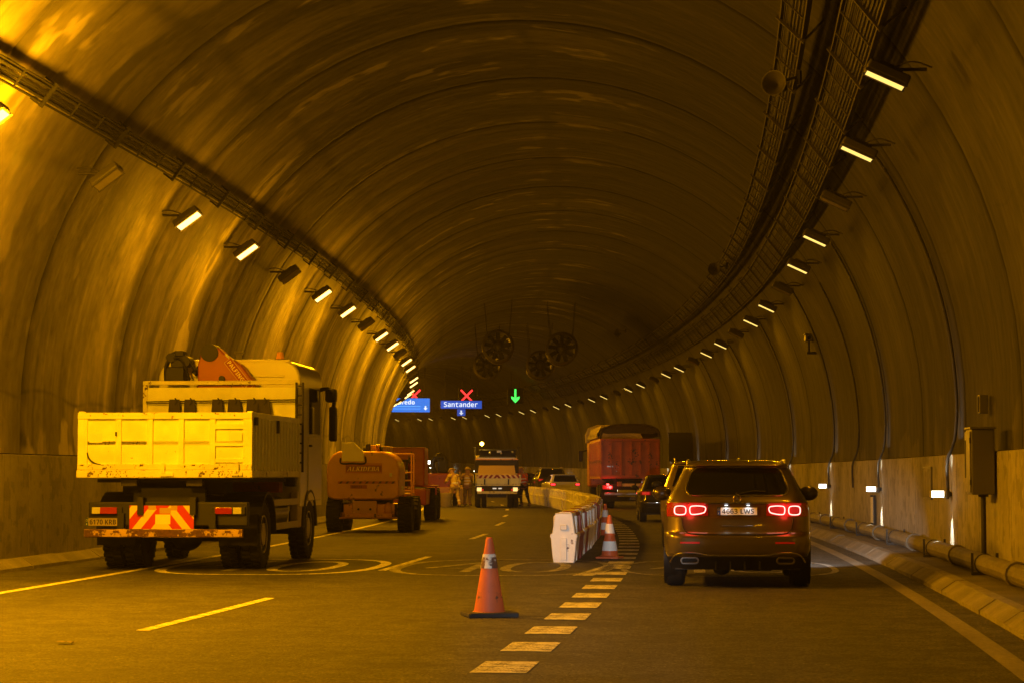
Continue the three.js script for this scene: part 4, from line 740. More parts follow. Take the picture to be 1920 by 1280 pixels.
// ---------- cars ----------
function makeCar(o, c) {
  const keys = c.layers, sp = (k, y) => { let i = 0; while (i < keys.length - 2 && y > keys[i + 1].y) i++; const a = keys[i], b = keys[i + 1]; return lerp(a[k], b[k], clamp((y - a.y) / (b.y - a.y))); };
  const lay = (y) => ({ w: sp('w', y), r: sp('r', y), f: sp('f', y), cx: sp('cx', y) });
  const corner = (x, w, cx, cz) => { const d = Math.abs(x) - (w - cx); return d > 0 ? cz * (1 - Math.sqrt(Math.max(0, 1 - (d / cx) ** 2))) : 0; };
  const rearZ = (x, y) => { const l = lay(y); return -(l.r + 0.05 * (x / l.w) ** 2 + corner(x, l.w, l.cx, l.cx * 1.1)); };
  const sideX = (y) => lay(y).w;
  const xs = []; for (let i = 0; i <= 26; i++) xs.push(Math.sin((i / 26 - 0.5) * Math.PI) * 0.55 + (i / 26 - 0.5) * 2 * 0.45);
  const ys = []; for (let i = 0; i < keys.length - 1; i++) { const n = c.sub ?? 3; for (let j = 0; j < n; j++) ys.push(lerp(keys[i].y, keys[i + 1].y, j / n)); } ys.push(keys.at(-1).y);
  const ring = (y) => {
    const l = lay(y), p = [];
    for (const x of xs) p.push(V(x * l.w, y, rearZ(x * l.w, y)));
    const zr = rearZ(l.w, y), zf = -(l.f - l.cx * 1.6 - 0.12);
    for (let i = 1; i < 8; i++) p.push(V(l.w + 0.02 * Math.sin(i / 8 * Math.PI), y, lerp(zr, zf, i / 8)));
    for (const x of [...xs].reverse()) p.push(V(x * l.w, y, -(l.f - 0.12 * x * x - corner(x * l.w, l.w, l.cx, l.cx * 1.6))));
    for (let i = 1; i < 8; i++) p.push(V(-l.w - 0.02 * Math.sin(i / 8 * Math.PI), y, lerp(zf, zr, i / 8)));
    return p;
  };
  const rings = ys.map(ring), n = rings[0].length;
  const shell = gridGeo(n, ys.length - 1, (u, v, i, j) => rings[j][i % n]);
  const top = rings.at(-1), bot = rings[0];
  const cap = (r, up) => { const g = new THREE.BufferGeometry(), pos = [], ce = r.reduce((a, p) => a.add(p), V(0, 0, 0)).divideScalar(n); for (let i = 0; i < n; i++) { const a = r[i], b = r[(i + 1) % n]; pos.push(...ce.toArray(), ...(up ? a : b).toArray(), ...(up ? b : a).toArray()); } g.setAttribute('position', new THREE.Float32BufferAttribute(pos, 3)); g.computeVertexNormals(); return g; };
  part(o, 'car_body', [shell, cap(top, true), cap(bot, false)], c.paint);
  const patch = (y0, y1, xl, xr, off = 0.006, nx = 14, ny = 8) => gridGeo(nx, ny, (u, v) => { const y = lerp(y0, y1, v), x = lerp(xl(v), xr(v), u); return V(x, y, rearZ(x, y) + off); });
  const strip = (pts, r, closed = true) => tube(pts.map(([x, y]) => V(x, y, rearZ(x, y) + 0.012)), r, pts.length * 5, 6, closed);
  const sidePatch = (k, z0, z1, y0, y1, lean0, lean1) => gridGeo(4, 4, (u, v) => { const y = lerp(y0, y1, v); return V(k * (sideX(y) + 0.026), y, -lerp(z0 + lean0 * v, z1 - lean1 * v, u)); });
  return { rearZ, sideX, patch, strip, sidePatch };
}
function carWheels(o, c) { const g = wheelGeos(c.R, c.tw, 32); for (const k of [-1, 1]) for (const z of c.axles) wheel(o, g, k * c.track, c.R, z, k < 0, M.rim); }

// bronze SUV
{
  const o = onRoad('bronze_suv', 'bronze SUV with bright red tail lamps in the right lane', 'car', 28.25, 3.79);
  const L = (y, w, r, f, cx) => ({ y, w, r, f, cx });
  const K = makeCar(o, { paint: M.bronze, layers: [L(0.40, 0.90, 0.05, 4.6, 0.2), L(0.46, 0.925, 0.015, 4.64, 0.22), L(0.56, 0.94, 0.0, 4.66, 0.24), L(0.66, 0.945, 0.0, 4.66, 0.25), L(0.695, 0.944, 0.03, 4.65, 0.25), L(0.72, 0.943, 0.065, 4.64, 0.25), L(0.82, 0.942, 0.085, 4.62, 0.25), L(0.92, 0.94, 0.10, 4.6, 0.25), L(1.03, 0.93, 0.10, 4.5, 0.24), L(1.09, 0.91, 0.095, 4.2, 0.23), L(1.13, 0.885, 0.115, 3.5, 0.22), L(1.18, 0.86, 0.15, 3.1, 0.2), L(1.30, 0.79, 0.25, 2.85, 0.17), L(1.44, 0.725, 0.37, 2.5, 0.15), L(1.54, 0.675, 0.45, 2.25, 0.13), L(1.565, 0.66, 0.36, 2.2, 0.12), L(1.59, 0.64, 0.37, 2.1, 0.12), L(1.615, 0.60, 0.42, 2.0, 0.12), L(1.635, 0.50, 0.52, 1.9, 0.12), L(1.645, 0.34, 0.75, 1.75, 0.12)] });
  const { rearZ, patch, strip } = K;
  part(o, 'rear_window', patch(1.20, 1.535, (v) => -(0.66 - 0.10 * v) + 0.05 * (1 - smooth(0, 0.25, v)) + 0.05 * smooth(0.8, 1, v), (v) => (0.66 - 0.10 * v) - 0.05 * (1 - smooth(0, 0.25, v)) - 0.05 * smooth(0.8, 1, v), 0.008, 20, 14), M.glass);
  part(o, 'window_trim', strip([[-0.60, 1.195], [-0.3, 1.185], [0, 1.18], [0.3, 1.185], [0.60, 1.195], [0.655, 1.25], [0.615, 1.4], [0.565, 1.51], [0.5, 1.545], [0, 1.55], [-0.5, 1.545], [-0.565, 1.51], [-0.615, 1.4], [-0.655, 1.25]], 0.006), M.chrome);
  part(o, 'wiper', [tube([V(0.0, 1.2, rearZ(0, 1.2) + 0.03), V(0.2, 1.24, rearZ(0.2, 1.24) + 0.03), V(0.36, 1.235, rearZ(0.36, 1.235) + 0.03)], 0.01, 10, 5), cylZ(0.025, 0.04, 0, 1.2, rearZ(0, 1.2) + 0.02, 10)], M.black);
  // tailgate seams
  part(o, 'hatch_seam', strip([[-0.71, 0.90], [-0.69, 0.78], [-0.64, 0.71], [-0.5, 0.695], [0, 0.69], [0.5, 0.695], [0.64, 0.71], [0.69, 0.78], [0.71, 0.90]], 0.007, false), M.black);
  parts(o, 'chrome_strip', [strip([[-0.42, 1.085], [0, 1.09], [0.42, 1.085]], 0.007, false), strip([[-0.2, 0.80], [0, 0.795], [0.2, 0.80]], 0.004, false)], M.chrome);
  part(o, 'plate_recess', patch(0.895, 1.07, (v) => -0.34 - 0.02 * v, (v) => 0.34 + 0.02 * v, 0.004), phy(0.16, 0.10, 0.045, 0.35, 0.5));
  const pl = plateOn(o, '4663 LWS', 0.52, 0.11, 0, 0.985, rearZ(0, 0.985) + 0.022, true, false);
  for (const k of [-1, 1]) {
    part(pl, 'plate_lamp', box(0.04, 0.008, 0.02, k * 0.14, 1.06, rearZ(0, 1.05) + 0.02, 0.004), M.plateLamp);
    const p = new THREE.SpotLight(rgb(0.8, 0.88, 1), 0.035, 0, 1.2, 0.8); p.position.set(k * 0.14, 1.048, rearZ(0, 1.05) + 0.07); p.target.position.set(k * 0.14, 0.92, rearZ(0, 1) + 0.02); p.name = 'plate_light'; o.add(p, p.target);
  }
  for (const k of [-1, 1]) {
    const X = (a) => k * a;
    const lens = part(o, 'tail_lamp', [patch(0.925, 1.095, () => Math.min(X(0.37), X(0.62)), () => Math.max(X(0.37), X(0.62)), 0.007), patch(0.915, 1.095, () => Math.min(X(0.635), X(0.905)), () => Math.max(X(0.635), X(0.905)), 0.007)], M.redLens);
    const loop = (x0, x1, y0, y1) => { const e = 0.018; return [[x0 + e, y0], [x1 - e, y0 - 0.0], [x1, y0 + e], [x1, y1 - e], [x1 - e, y1], [x0 + e, y1], [x0, y1 - e], [x0, y0 + e]].map(([x, y]) => [X(x), y]); };
    part(lens, 'lamp_loop', strip([[0.43, 0.965], [0.585, 0.945], [0.60, 0.96], [0.605, 1.025], [0.59, 1.045], [0.43, 1.045], [0.405, 1.03], [0.41, 0.985]].map(([x, y]) => [X(x), y]), 0.0075), M.tailCore);
    part(lens, 'lamp_loop', strip(loop(0.66, 0.80, 0.945, 1.045), 0.0075), M.tailCore);
    parts(lens, 'lamp_glow', [patch(0.965, 1.03, () => Math.min(X(0.43), X(0.585)), () => Math.max(X(0.43), X(0.585)), 0.009, 4, 3), patch(0.965, 1.03, () => Math.min(X(0.68), X(0.785)), () => Math.max(X(0.68), X(0.785)), 0.009, 4, 3), patch(1.06, 1.085, () => Math.min(X(0.40), X(0.6)), () => Math.max(X(0.40), X(0.6)), 0.009, 4, 3), patch(1.06, 1.085, () => Math.min(X(0.65), X(0.82)), () => Math.max(X(0.65), X(0.82)), 0.009, 4, 3)], M.tailDim);
    const pt = new THREE.PointLight(rgb(1, 0.03, 0.03), 0.2); pt.shadow.radius = 5; pt.position.set(X(0.62), 1.0, rearZ(0.62, 1.0) + 0.12); pt.name = 'tail_light'; o.add(pt);
    part(o, 'reflector', patch(0.572, 0.595, () => Math.min(X(0.48), X(0.73)), () => Math.max(X(0.48), X(0.73)), 0.006), phy(0.55, 0.015, 0.01, 0.3));
    const ex = part(o, 'exhaust_tip', [(() => { const sh = new THREE.Shape(), w = 0.115, h = 0.042; sh.moveTo(-w + h, -h); sh.lineTo(w - h, -h); sh.absarc(w - h, 0, h, -Math.PI / 2, Math.PI / 2); sh.lineTo(-w + h, h); sh.absarc(-w + h, 0, h, Math.PI / 2, Math.PI * 1.5); const ho = new THREE.Path(), q = 0.7; ho.moveTo(-w + h, -h * q); ho.lineTo(w - h, -h * q); ho.absarc(w - h, 0, h * q, -Math.PI / 2, Math.PI / 2); ho.lineTo(-w + h, h * q); ho.absarc(-w + h, 0, h * q, Math.PI / 2, Math.PI * 1.5); sh.holes.push(ho); return new THREE.ExtrudeGeometry(sh, { depth: 0.06, bevelEnabled: true, bevelSize: 0.004, bevelThickness: 0.004, bevelSegments: 2, curveSegments: 8 }).translate(X(0.61), 0.355, -0.07); })()], M.dullChrome);
    part(ex, 'exhaust_mouth', box(0.19, 0.06, 0.02, X(0.61), 0.355, -0.07), M.black);
    part(o, 'door_mirror', [new THREE.SphereGeometry(0.13, 18, 12).scale(1.05, 0.78, 0.6).translate(X(1.02), 1.19, -2.75), bar(V(X(0.86), 1.13, -2.75), V(X(0.98), 1.15, -2.75), 0.035)], phy(0.04, 0.028, 0.016, 0.3, 0.3, { clearcoat: 1 }));
    part(o, 'roof_rail', tube([V(X(0.63), 1.58, -0.55), V(X(0.635), 1.625, -0.75), V(X(0.635), 1.645, -1.3), V(X(0.62), 1.63, -2.1)], 0.016, 16, 6), M.chrome);
    part(o, 'side_window', K.sidePatch(k, 0.75, 3.0, 1.16, 1.52, 0.3, 0.55), M.glass);
  }
  part(o, 'rear_diffuser', [gridGeo(24, 6, (u, v) => { const x = lerp(-0.9, 0.9, u), y = lerp(0.235, 0.405, v); return V(x * lerp(0.93, 1, v), y, -0.06 - 0.22 * (1 - v) - 0.05 * x * x - 0.16 * Math.max(0, Math.abs(x) - 0.75)); }), box(1.6, 0.02, 4.2, 0, 0.24, -2.4)], M.plastic);
  parts(o, 'diffuser_fin', [-0.28, -0.09, 0.09, 0.28].map((x) => box(0.02, 0.1, 0.14, x, 0.29, -0.16)), M.black);
  part(o, 'bumper_chrome', tube([[-0.86, 0.33], [-0.82, 0.40], [-0.74, 0.445], [-0.6, 0.455], [-0.46, 0.44], [-0.4, 0.425], [0, 0.42], [0.4, 0.425], [0.46, 0.44], [0.6, 0.455], [0.74, 0.445], [0.82, 0.40], [0.86, 0.33]].map(([x, y]) => V(x, y, rearZ(x, Math.max(y, 0.41)) + 0.006)), 0.011, 70, 6), M.chrome);
  const em = part(o, 'emblem_ring', new THREE.TorusGeometry(0.048, 0.006, 8, 28).translate(0, 1.145, rearZ(0, 1.145) + 0.03), M.chrome);
  part(em, 'emblem_star', [0, 1, 2].map((i) => extrudeXY([[-0.008, 0], [0, 0.046], [0.008, 0]], 0.004, 0, 0).rotateZ(i * Math.PI * 2 / 3).translate(0, 1.145, rearZ(0, 1.145) + 0.028)), M.chrome);
  part(o, 'underbody', [box(1.5, 0.16, 3.9, 0, 0.33, -2.4), new THREE.SphereGeometry(0.09, 12, 8).scale(1.3, 1, 1).translate(-0.2, 0.24, -0.5), box(0.5, 0.06, 0.3, 0.2, 0.24, -0.6, 0.02)], M.black);
  parts(o, 'wheel_arch', [-1, 1].flatMap((k) => [-0.92, -3.75].map((z) => cylX(0.4, 0.16, k * 0.87, 0.42, z, 28))), M.black);
  carWheels(o, { R: 0.36, tw: 0.25, track: 0.81, axles: [-0.92, -3.75] });
  for (const k of [-1, 1]) {   // its headlamps light the kerb ahead
    const h = part(o, 'headlamp', box(0.2, 0.1, 0.03, k * 0.7, 0.82, -4.66), M.cool);
    const sL = new THREE.SpotLight(rgb(1, 0.96, 0.9), 110, 0, 0.3, 0.9); sL.shadow.radius = 3; sL.position.set(k * 0.7, 0.82, -4.70); sL.target.position.set(k * 0.7 + 1.9, -0.5, -12.5); sL.name = 'headlamp_light'; h.add(sL, sL.target);
  }
}
function plainCar(name, label, s, t, c) {
  const o = onRoad(name, label, 'car', s, t, null, c.turn ?? 0);
  const H = c.H, w = c.w, L = (y, ww, r, f, cx) => ({ y: y * H, w: ww * w, r, f, cx });
  const K = makeCar(o, { paint: c.paint, sub: 3, layers: [L(0.2, 0.93, 0.12, c.L - 0.1, 0.2), L(0.3, 0.98, 0.03, c.L, 0.22), L(0.42, 1, 0, c.L, 0.24), L(0.46, 1, 0.05, c.L, 0.24), L(0.6, 1, 0.09, c.L - 0.1, 0.24), L(0.66, 0.97, 0.1, c.L - 0.4, 0.22), L(0.7, 0.93, 0.13, c.L - 1.4, 0.2), L(0.85, 0.82, 0.3, c.L - 1.9, 0.16), L(0.95, 0.74, 0.42, c.L - 2.3, 0.13), L(0.97, 0.72, 0.34, c.L - 2.35, 0.12), L(0.99, 0.66, 0.4, c.L - 2.5, 0.12), L(1, 0.45, 0.65, c.L - 2.7, 0.12)] });
  part(o, 'rear_window', K.patch(0.71 * H, 0.945 * H, (v) => -w * lerp(0.76, 0.62, v), (v) => w * lerp(0.76, 0.62, v), 0.008), M.glass);
  for (const k of [-1, 1]) {
    const xa = Math.min(k * 0.6 * w, k * 0.96 * w), xb = Math.max(k * 0.6 * w, k * 0.96 * w);
    const l = part(o, 'tail_lamp', K.patch(0.565 * H, 0.655 * H, () => xa, () => xb, 0.007), M.redLens);
    if (c.lit) part(l, 'lamp_glow', K.patch(0.58 * H, 0.635 * H, () => lerp(xa, xb, 0.15), () => lerp(xa, xb, 0.85), 0.01, 5, 3), c.lit);
    part(o, 'side_window', K.sidePatch(k, 0.55, c.L - 1.75, 0.71 * H, 0.93 * H, 0.25, 0.5), M.glass);
    part(o, 'door_mirror', [new THREE.SphereGeometry(0.11, 14, 10).scale(1, 0.75, 0.6).translate(k * (w + 0.08), 0.72 * H, -c.L + 1.75)], M.black);
  }
  part(o, 'rear_bumper', K.patch(0.22 * H, 0.32 * H, () => -w * 0.85, () => w * 0.85, 0.006), M.plastic);
  const pl = part(o, 'number_plate', K.patch(0.5 * H, 0.565 * H, () => -0.26, () => 0.26, 0.012, 3, 2), std(0.65, 0.63, 0.58, 0.4));
  part(o, 'underbody', box(w * 1.6, 0.14, c.L - 0.6, 0, 0.3, -c.L / 2), M.black);
  if (c.rails) parts(o, 'roof_rail', [-1, 1].map((k) => tube([V(k * w * 0.68, H * 0.985, -0.6), V(k * w * 0.69, H + 0.03, -0.8), V(k * w * 0.69, H + 0.03, -1.8), V(k * w * 0.66, H * 0.99, -2.2)], 0.015, 12, 6)), M.chrome);
  carWheels(o, { R: c.R ?? 0.33, tw: 0.22, track: w - 0.13, axles: [-0.8, -c.L + 0.95] });
  return o;
}
plainCar('gold_suv', 'golden SUV mostly hidden behind the bronze SUV, at its left', 43, 3.58, { H: 1.72, w: 0.92, L: 4.5, paint: M.gold, lit: glow(rgb(1, 0.22, 0.1), 1.5), R: 0.36, rails: true });
plainCar('dark_hatchback', 'dark hatchback queuing behind the red tipper truck', 66.5, 3.42, { H: 1.44, w: 0.9, L: 4.2, paint: M.carDark, lit: M.tailDim });
plainCar('white_car', 'small white car beyond the curving barrier, tail lamps lit', 121, 2.72, { H: 1.46, w: 0.88, L: 4.3, paint: M.carWhite, lit: M.tailOn, turn: 0.05 });
plainCar('dark_van', 'dark tall car ahead of the white car beyond the barrier', 131, 2.95, { H: 1.8, w: 0.92, L: 4.6, paint: M.carDark, lit: M.tailDim, rails: true });
plainCar('grey_car', 'dim dark car at far left of the two cars past barrier', 139, 2.1, { H: 1.5, w: 0.88, L: 4.3, paint: M.carDark, lit: M.tailDim });

// ---------- red tipper truck ahead in the right lane ----------
{
  const o = onRoad('red_dump_truck', 'tall red dump truck with ribbed tailgate waiting in the right lane', 'truck', 92.6, 3.55);
  const hw = 1.27;
  const tg = part(o, 'tailgate', box(2.5, 1.66, 0.06, 0, 2.13, -0.05, 0.01), M.dumpRed);
  for (const x of [-1.21, -0.8, -0.38, 0.06, 0.44, 0.82, 1.21]) part(tg, 'gate_rib', box(0.07, 1.56, 0.07, x, 2.1, 0.0, 0.012), M.dumpRed);
  parts(tg, 'gate_rail', [box(2.5, 0.1, 0.08, 0, 2.9, 0, 0.012), box(2.5, 0.12, 0.08, 0, 1.36, 0, 0.012)], M.dumpRed);
  part(tg, 'shiny_patch', [box(0.26, 0.06, 0.02, -0.86, 1.78, 0.02, 0.006), box(0.05, 0.04, 0.02, -0.58, 1.58, 0.04)], M.chrome);
  for (const k of [-1, 1]) part(o, 'body_side', [box(0.06, 1.7, 8.2, k * (hw - 0.03), 2.1, -4.15, 0.01), ...Array.from({ length: 9 }, (_, i) => box(0.05, 1.5, 0.1, k * (hw + 0.01), 2.1, -0.4 - i * 0.95, 0.01))], M.dumpRed);
  part(o, 'body_floor', box(2.4, 0.1, 8.2, 0, 1.32, -4.15), M.dumpRed);
  const tp = part(o, 'load_tarp', (() => { const pts = []; for (let i = 0; i <= 16; i++) { const q = i / 16 * 2 - 1; pts.push([q * 1.27, 3.08 + 0.44 * Math.pow(1 - Math.abs(q) ** 9, 0.7)]); } for (let i = 16; i >= 0; i--) { const q = i / 16 * 2 - 1; pts.push([q * 1.22, 3.04 + 0.40 * Math.pow(1 - Math.abs(q) ** 9, 0.7)]); } return extrudeXY(pts, 8.3, -8.3, 0.004); })(), M.tarp);
  part(tp, 'tarp_hoop', tube([V(-1.26, 2.95, -0.02), V(-1.2, 3.3, -0.02), V(-0.8, 3.5, -0.02), V(0, 3.55, -0.02), V(0.8, 3.5, -0.02), V(1.2, 3.3, -0.02), V(1.26, 2.95, -0.02)], 0.05, 24, 6), M.tarp);
  part(tp, 'tarp_curtain', extrudeXY([[-1.2, 3.2], [-1.0, 3.42], [0, 3.5], [1.0, 3.42], [1.2, 3.2], [0.9, 3.16], [0, 3.2], [-0.9, 3.16]], 0.03, -0.06, 0.01), M.tarp);
  part(o, 'cab', [box(2.46, 2.2, 2.0, -0.04, 1.95, -9.7, 0.12)], M.dumpRed);
  part(o, 'cab_deflector', extrudeXY([[-1.36, 2.95], [-1.38, 3.25], [-1.25, 3.55], [-0.9, 3.68], [0.9, 3.68], [1.2, 3.4], [1.25, 2.95]], 0.5, -9.4, 0.05), M.tarpEdge);
  part(o, 'rolled_tarp', [tube(Array.from({ length: 12 }, (_, i) => V(-1.30 - 0.02 * Math.sin(i * 2), 3.1 + 0.05 * Math.sin(i * 1.7), -0.3 - i * 0.72)), 0.1, 60, 8), gridGeo(30, 6, (u, v) => V(-1.35 - 0.02 * Math.sin(u * 40 + v * 5), lerp(3.0, 3.5, v), -0.25 - u * 8).add(V(0.14 * v * v, 0, 0)))], M.tarpEdge);
  part(o, 'door_mirror', [box(0.2, 0.5, 0.15, -1.58, 2.3, -10.5, 0.03), bar(V(-1.2, 2.6, -10.4), V(-1.55, 2.5, -10.5), 0.03)], M.black);
  part(o, 'chassis', [box(1.0, 0.3, 9.6, 0, 1.02, -5.2), box(2.3, 0.06, 0.4, 0, 1.22, -0.6), box(0.14, 0.5, 0.12, -0.62, 1.12, -0.3)], M.black);
  part(o, 'rear_lamp_bar', box(2.4, 0.26, 0.1, 0, 0.92, -0.12, 0.02), M.black);
  parts(o, 'reflector_board', [box(0.52, 0.12, 0.02, -0.08, 1.0, -0.05), box(0.4, 0.12, 0.02, 0.46, 1.0, -0.05)], std(0.85, 0.62, 0.06, 0.35));
  part(o, 'hinge_block', box(0.2, 0.2, 0.08, -0.45, 1.04, -0.04, 0.02), std(0.3, 0.2, 0.12, 0.6));
  for (const k of [-1, 1]) { const l = part(o, 'tail_lamp', box(0.46, 0.18, 0.06, k * 0.95, 0.9, -0.05, 0.02), M.redLens); parts(l, 'lamp_glow', [cylZ(0.06, 0.02, k * 0.95 - 0.1 * k, 0.9, -0.01, 14), box(0.14, 0.05, 0.02, k * 0.95 + 0.1, 0.92, -0.012), box(0.1, 0.08, 0.02, k * 0.95, 1.02, -0.02)], glow(rgb(1, 0.07, 0.06), 6)); }
  { const p = new THREE.PointLight(rgb(1, 0.02, 0.02), 0.7); p.position.set(-0.95, 0.9, 0.2); p.name = 'tail_light'; o.add(p); }
  part(o, 'underrun_bar', box(2.4, 0.13, 0.1, 0.1, 0.62, -0.02, 0.03), M.galv);
  parts(o, 'mud_flap', [box(0.66, 0.6, 0.03, -0.86, 0.6, -0.4), box(0.66, 0.6, 0.03, 0.86, 0.6, -0.4), box(2.2, 0.2, 0.05, 0, 0.4, -0.3)], M.rubber);
  plateOn(o, '8426 KVZ', 0.53, 0.12, 0.25, 0.42, -0.24, true, true);
  const w = wheelGeos(0.5, 0.3, 28);
  for (const k of [-1, 1]) for (const z of [-1.5, -2.9, -9.3]) { wheel(o, w, k * 1.08, 0.5, z, k < 0, M.rim); if (z > -5) wheel(o, w, k * 0.74, 0.5, z, k < 0); }
}

// ---------- traffic cones ----------
function cone(label, s, t, h, bands, dirty, group) {
  const o = onRoad('traffic_cone', label, 'cone', s, t, group, rr(-0.3, 0.3));
  const R = (y) => lerp(0.155, 0.032, y / h) * h / 0.75, pts = (a, b, off) => [[R(a) + off, a], [R(b) + off, b]].map(([x, y]) => new THREE.Vector2(x, y));
  const mat = dirty ? M.coneDirty : M.coneOrange;
  part(o, 'cone_body', [new THREE.LatheGeometry([[0, h], [R(h) * 0.8, h], [R(h), h - 0.012], [R(0.06), 0.06], [R(0.06) + 0.02, 0.045], [R(0) + 0.035, 0.035]].map(([x, y]) => new THREE.Vector2(x, y)), 28)], mat);
  const sq = 0.24 * h / 0.75;
  part(o, 'rubber_base', dirty ? [box(2 * sq, 0.05, 2 * sq, 0, 0.025, 0, 0.014)] : [box(1.7 * sq, 0.035, 1.7 * sq, 0, 0.018, 0, 0.012)], dirty ? M.rubber : M.coneOrange);
  for (const [a, b, faded] of bands) part(o, 'white_band', new THREE.LatheGeometry(pts(a * h, b * h, 0.004), 28), faded ? M.coneFaded : M.coneWhite);
}
cone('large dirty orange cone with one faded band on near road', 22.6, 1.21, 0.81, [[0.61, 0.79, true]], true);
cone('orange cone with two white bands beside the near barrier end', 38.1, 1.78, 0.75, [[0.58, 0.80], [0.18, 0.40]], false, 'cones beside the barrier');
cone('orange cone second along the barrier, behind the first banded cone', 52.5, 1.42, 0.75, [[0.58, 0.80], [0.18, 0.40]], false, 'cones beside the barrier');
cone('orange cone third along the barrier, farthest and smallest', 62, 1.28, 0.75, [[0.58, 0.80], [0.18, 0.40]], false, 'cones beside the barrier');

// ---------- plastic water barriers ----------
{
  const sec = [[-0.185, 0], [-0.205, 0.12], [-0.235, 0.40], [-0.25, 0.43], [-0.245, 0.455], [-0.205, 0.475], [-0.165, 0.74], [-0.15, 0.80], [0.15, 0.80], [0.165, 0.74], [0.205, 0.475], [0.245, 0.455], [0.25, 0.43], [0.235, 0.40], [0.205, 0.12], [0.185, 0]];
  const L = 0.96;
  const geo = merged([extrudeXY(sec.map(([x, y]) => [x * 0.86, y]), L, -L, 0.012), box(0.07, 0.75, 0.1, -0.165, 0.39, -L / 2, 0.02), box(0.07, 0.75, 0.1, 0.165, 0.39, -L / 2, 0.02)]);
  const foot = merged([box(0.11, 0.05, L * 0.9, 0, 0.026, -L / 2)]);
  const lugs = merged([box(0.12, 0.09, 0.1, 0, 0.58, 0.025, 0.02), box(0.1, 0.36, 0.035, 0, 0.22, 0.02, 0.01), box(0.2, 0.03, 0.25, 0, 0.812, -L / 2, 0.01)]);
  const lane = (s) => s < 64 ? lerp(1.08, 1.12, (s - 36) / 28) : s < 84 ? lerp(1.12, 0.72, smooth(64, 84, s)) : lerp(0.72, 0.05, (s - 84) / 34);
  let i = 0;
  for (let s = 36.3; s < 118; s += 1.005, i++) {
    const red = s < 60 && (i % 3) === 1;
    const label = i < 16 ? `${red ? 'red' : 'white'} plastic barrier unit, ${ORD[i]} from the near end of row` : s < 84 ? `${red ? 'red' : 'white'} plastic barrier unit in the middle of the curving row` : 'white plastic barrier unit in the far yellowish end of the row';
    const o = onRoad('plastic_barrier', label, 'barrier', s, lane(s) + rr(-0.025, 0.025), 'plastic barriers closing the left lanes', rr(-0.04, 0.04) - (s > 64 && s < 118 ? -0.02 : 0));
    for (const [nm, g, m] of [['barrier_shell', geo, red ? M.barRed : M.barWhite], ['coupling_lug', lugs, red ? M.barRed : M.barWhite], ['foot_slot', foot, M.black]]) { const e = new THREE.Mesh(g, m); e.name = nm; e.castShadow = e.receiveShadow = true; o.add(e); }
  }
}
// ---------- litter ----------
{
  const o = onRoad('litter_scrap', 'small crumpled scrap of litter on the near asphalt', 'litter', 18.6, -2.0);
  part(o, 'scrap', gridGeo(5, 3, (u, v) => V((u - 0.5) * 0.16 + 0.01 * Math.sin(v * 9), 0.012 + 0.014 * Math.abs(Math.sin(u * 7 + v * 4)), (v - 0.5) * 0.1)), std(0.16, 0.11, 0.07, 0.8));
  const y = onRoad('yellow_container', 'bright yellow plastic water tank between the far workers', 'container', 106, -3.5);
  part(y, 'tank_body', [box(0.62, 0.8, 0.6, 0, 0.42, 0, 0.08), box(0.5, 0.12, 0.5, 0, 0.86, 0, 0.05)], std(0.75, 0.55, 0.05, 0.5)); part(y, 'tank_cap', new THREE.CylinderGeometry(0.08, 0.08, 0.07, 14).translate(0, 0.95, 0), M.black);
  const b = onRoad('metal_drum', 'small pale drum on the road beside the far red compressor', 'drum', 97.5, -4.3);
  part(b, 'drum_body', new THREE.LatheGeometry([[0, 0], [0.27, 0], [0.29, 0.02], [0.28, 0.2], [0.295, 0.22], [0.28, 0.24], [0.28, 0.42], [0.295, 0.44], [0.28, 0.46], [0.29, 0.6], [0.27, 0.62], [0, 0.61]].map(([x, yy]) => new THREE.Vector2(x, yy)), 22), std(0.3, 0.25, 0.15, 0.6)); part(b, 'drum_bung', new THREE.CylinderGeometry(0.03, 0.03, 0.03, 8).translate(0.12, 0.63, 0), M.black);
}

